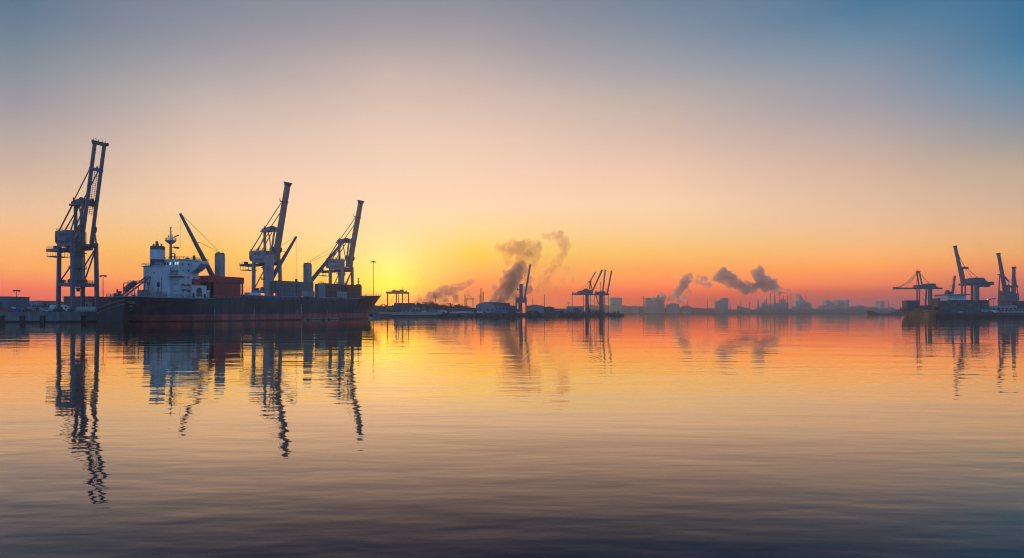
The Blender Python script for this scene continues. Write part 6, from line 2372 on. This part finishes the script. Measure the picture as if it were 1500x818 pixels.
building(1486, 1530, 441.0, 528, 3.6, 'dark flat roofed depot past the slewing cranes', 'box_dark', 18, 'flat', wins=6, name='depot')
building(1466, 1512, 453.4, 501, 3.6, 'low grey office row with small windows along the pier edge', 'shed_grey', 5, 'flat', wins=9, name='office')
vehicle('carg', 'truck', 1442, 499.5, 3.6, 0.0, 'silver box truck parked beside the pale kiosk', None)
vehicle('carw', 'van', 1457, 499, 3.6, 0.0, 'white van parked on the pier short of the low grey office row', None)
vehicle('carr', 'car', 1450, 498.6, 3.6, 0.0, 'red car parked between the truck and the white van on the pier', None)
light_mast(1455.5, 3.6, 437.8, 522, 'thin lamp post leaning over the transit shed roof', 'bar', 0.12)
light_mast(1449.3, 3.6, 439, 540, 'short lamp post behind the flame stack', 'bar', 0.12)
fs_ = thing('flare_stack', 'thin flare stack tipped with a small glowing orange flame', 'flare stack', (X(1446.6, 519), 519, 3.6))
H = Z(441.5, 519) - 3.6
MB().tube((0, 0, 0), (0, 0, H), 0.3, 0.22, n=8).build('pipe', M['dark'], fs_)
MB().lathe([(0.15, H), (0.42, H + 0.6), (0.35, H + 1.3), (0.05, H + 2.2)], n=10).build('flame', M['flame'], fs_)

# ------------------------------------------------------------------ smoke plumes
def smoke_material(name, color, dens, scale, thr, absorb, aniso=0.72, seed=0.0, soft=0.12):
    m, v = volume_mat(name, color, dens, aniso)
    nt = m.node_tree
    N, Lk = nt.nodes, nt.links
    tc = N.new('ShaderNodeTexCoord')
    mp = N.new('ShaderNodeMapping')
    mp.inputs['Location'].default_value = (seed, seed * 0.7, seed * 1.3)
    Lk.new(tc.outputs['Object'], mp.inputs['Vector'])
    n = N.new('ShaderNodeTexNoise')
    n.inputs['Scale'].default_value = scale
    n.inputs['Detail'].default_value = 7
    n.inputs['Roughness'].default_value = 0.68
    n.inputs['Distortion'].default_value = 0.6
    Lk.new(mp.outputs['Vector'], n.inputs['Vector'])
    r = N.new('ShaderNodeMapRange')
    Lk.new(n.outputs['Fac'], r.inputs['Value'])
    r.inputs['From Min'].default_value = thr
    r.inputs['From Max'].default_value = thr + soft
    r.inputs['To Min'].default_value = 0.0
    r.inputs['To Max'].default_value = dens
    Lk.new(r.outputs['Result'], v.inputs['Density'])
    v.inputs['Absorption Color'].default_value = absorb + (1,)
    return m


def smoke(label, blobs, D, dens, color=(0.92, 0.76, 0.80), thr=0.42, seed=1, nscale=0.11, absorb=(0.30, 0.18, 0.20)):
    """lumpy puffs along the drift of the plume, fused into one body of smoke"""
    rnd = random.Random(seed)
    c0 = P(blobs[0][0], blobs[0][1], D)
    bm = bmesh.new()
    s = D / FOC
    for px, py, r in blobs:
        c = P(px, py, D) - c0
        for k in range(11):
            d = Vector((rnd.gauss(0, 1), rnd.gauss(0, 1), rnd.gauss(0, 1))).normalized()
            rr = r * s * rnd.uniform(0.22, 0.55)
            q = c + d * r * s * rnd.uniform(0.45, 1.05)
            ret = bmesh.ops.create_icosphere(bm, subdivisions=2, radius=rr, matrix=Matrix.Translation(q))
        bmesh.ops.create_icosphere(bm, subdivisions=2, radius=r * s * 0.75, matrix=Matrix.Translation(c))
    me = bpy.data.meshes.new('smoke_plume')
    bm.to_mesh(me)
    bm.free()
    o = bpy.data.objects.new('smoke_plume', me)
    COL.objects.link(o)
    o.location = c0
    md = o.modifiers.new('fuse', 'REMESH')
    md.mode = 'VOXEL'
    md.voxel_size = 1.5
    me.materials.append(smoke_material('smoke', color, dens, nscale, thr, absorb, seed=seed))
    tag(o, label, 'smoke', 'smoke plumes over the harbour')
    return o


def interp(pts, n):
    out = []
    for (a, b) in zip(pts[:-1], pts[1:]):
        for k in range(n):
            t = k / n
            out.append(tuple(a[i] + (b[i] - a[i]) * t for i in range(3)))
    out.append(pts[-1])
    return out


SM = [
    ('low mauve smoke bank drifting up over the wooded rise', interp([(602, 443, 3.5), (622, 439, 7), (645, 431, 10), (664, 424, 8.5), (680, 417, 6), (694, 412, 3.5)], 3) + [(632, 443, 8), (650, 442, 9), (668, 436, 8), (685, 430, 5), (612, 434, 4)], 1050, 0.17, 0.385),
    ('biggest smoke column billowing behind the grab crane', interp([(722, 440, 9), (738, 428, 14), (752, 412, 16), (757, 396, 13)], 3) + [(735, 440, 13), (754, 438, 13), (769, 426, 11), (773, 410, 8), (744, 402, 8)], 1120, 0.13, 0.37),
    ('wide sun-tinted orange puff of smoke floating above the biggest column', interp([(736, 365, 10), (752, 362, 13), (768, 369, 15), (786, 365, 11)], 3) + [(743, 378, 10), (760, 385, 10), (776, 388, 9), (785, 378, 9)], 1120, 0.055, 0.375),
    ('torn wispy smoke trail next to the biggest column', interp([(788, 428, 8), (796, 420, 10), (799, 406, 8), (808, 396, 8), (819, 380, 9), (829, 362, 10), (818, 346, 9), (800, 347, 6)], 3) + [(824, 414, 6), (838, 410, 5), (812, 424, 6), (830, 395, 6)], 1150, 0.055, 0.42),
    ('leaning smoke plume over the hazy industrial blocks', interp([(980, 438, 4), (990, 432, 6), (999, 422, 8), (1005, 410, 9)], 3) + [(1010, 428, 4), (970, 436, 7), (958, 438, 5), (1002, 437, 5), (994, 441, 6)], 1780, 0.13, 0.375),
    ('small torn puff drifting between two plumes', interp([(1016, 410, 5), (1029, 411, 7), (1038, 416, 6)], 3), 1780, 0.09, 0.44),
    ('long smoke trail streaming back from the thin refinery chimney', interp([(1141, 424, 5.5), (1132, 421, 9), (1120, 415, 11), (1110, 405, 10), (1112, 397, 7)], 3) + interp([(1104, 420, 8), (1090, 422, 9), (1074, 413, 10), (1061, 403, 11), (1050, 408, 7)], 3), 1390, 0.12, 0.38),
    ('tiny puff above the last thin chimney of the refinery', [(1154.5, 425.5, 2.8), (1157.5, 428.0, 2.2)], 1870, 0.12, 0.34),
]
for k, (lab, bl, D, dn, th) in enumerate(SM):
    smoke(lab, bl, D, dn * 1.2, thr=th, seed=3 + k, color=(1.0, 0.45, 0.24) if (dn < 0.08 and D < 1200) else (0.82, 0.42, 0.46) if D < 1200 else (0.90, 0.70, 0.78))  # orange colour paints low red sunlight into the two thinner near plumes

# ------------------------------------------------------------------ render settings
scene.view_settings.view_transform = 'Standard'
scene.view_settings.look = 'None'
scene.view_settings.exposure = 0.0
scene.view_settings.gamma = 1.0
scene.view_settings.use_curve_mapping = False
cy = scene.cycles
cy.max_bounces = 6
cy.diffuse_bounces = 2
cy.glossy_bounces = 3
cy.transmission_bounces = 2
cy.volume_bounces = 2
cy.transparent_max_bounces = 8
cy.volume_step_rate = 0.25
cy.volume_max_steps = 512
cy.use_denoising = True
scene.render.filter_size = 1.1
cy.filter_width = 1.1
cy.use_adaptive_sampling = False
cy.caustics_reflective = False
cy.caustics_refractive = False
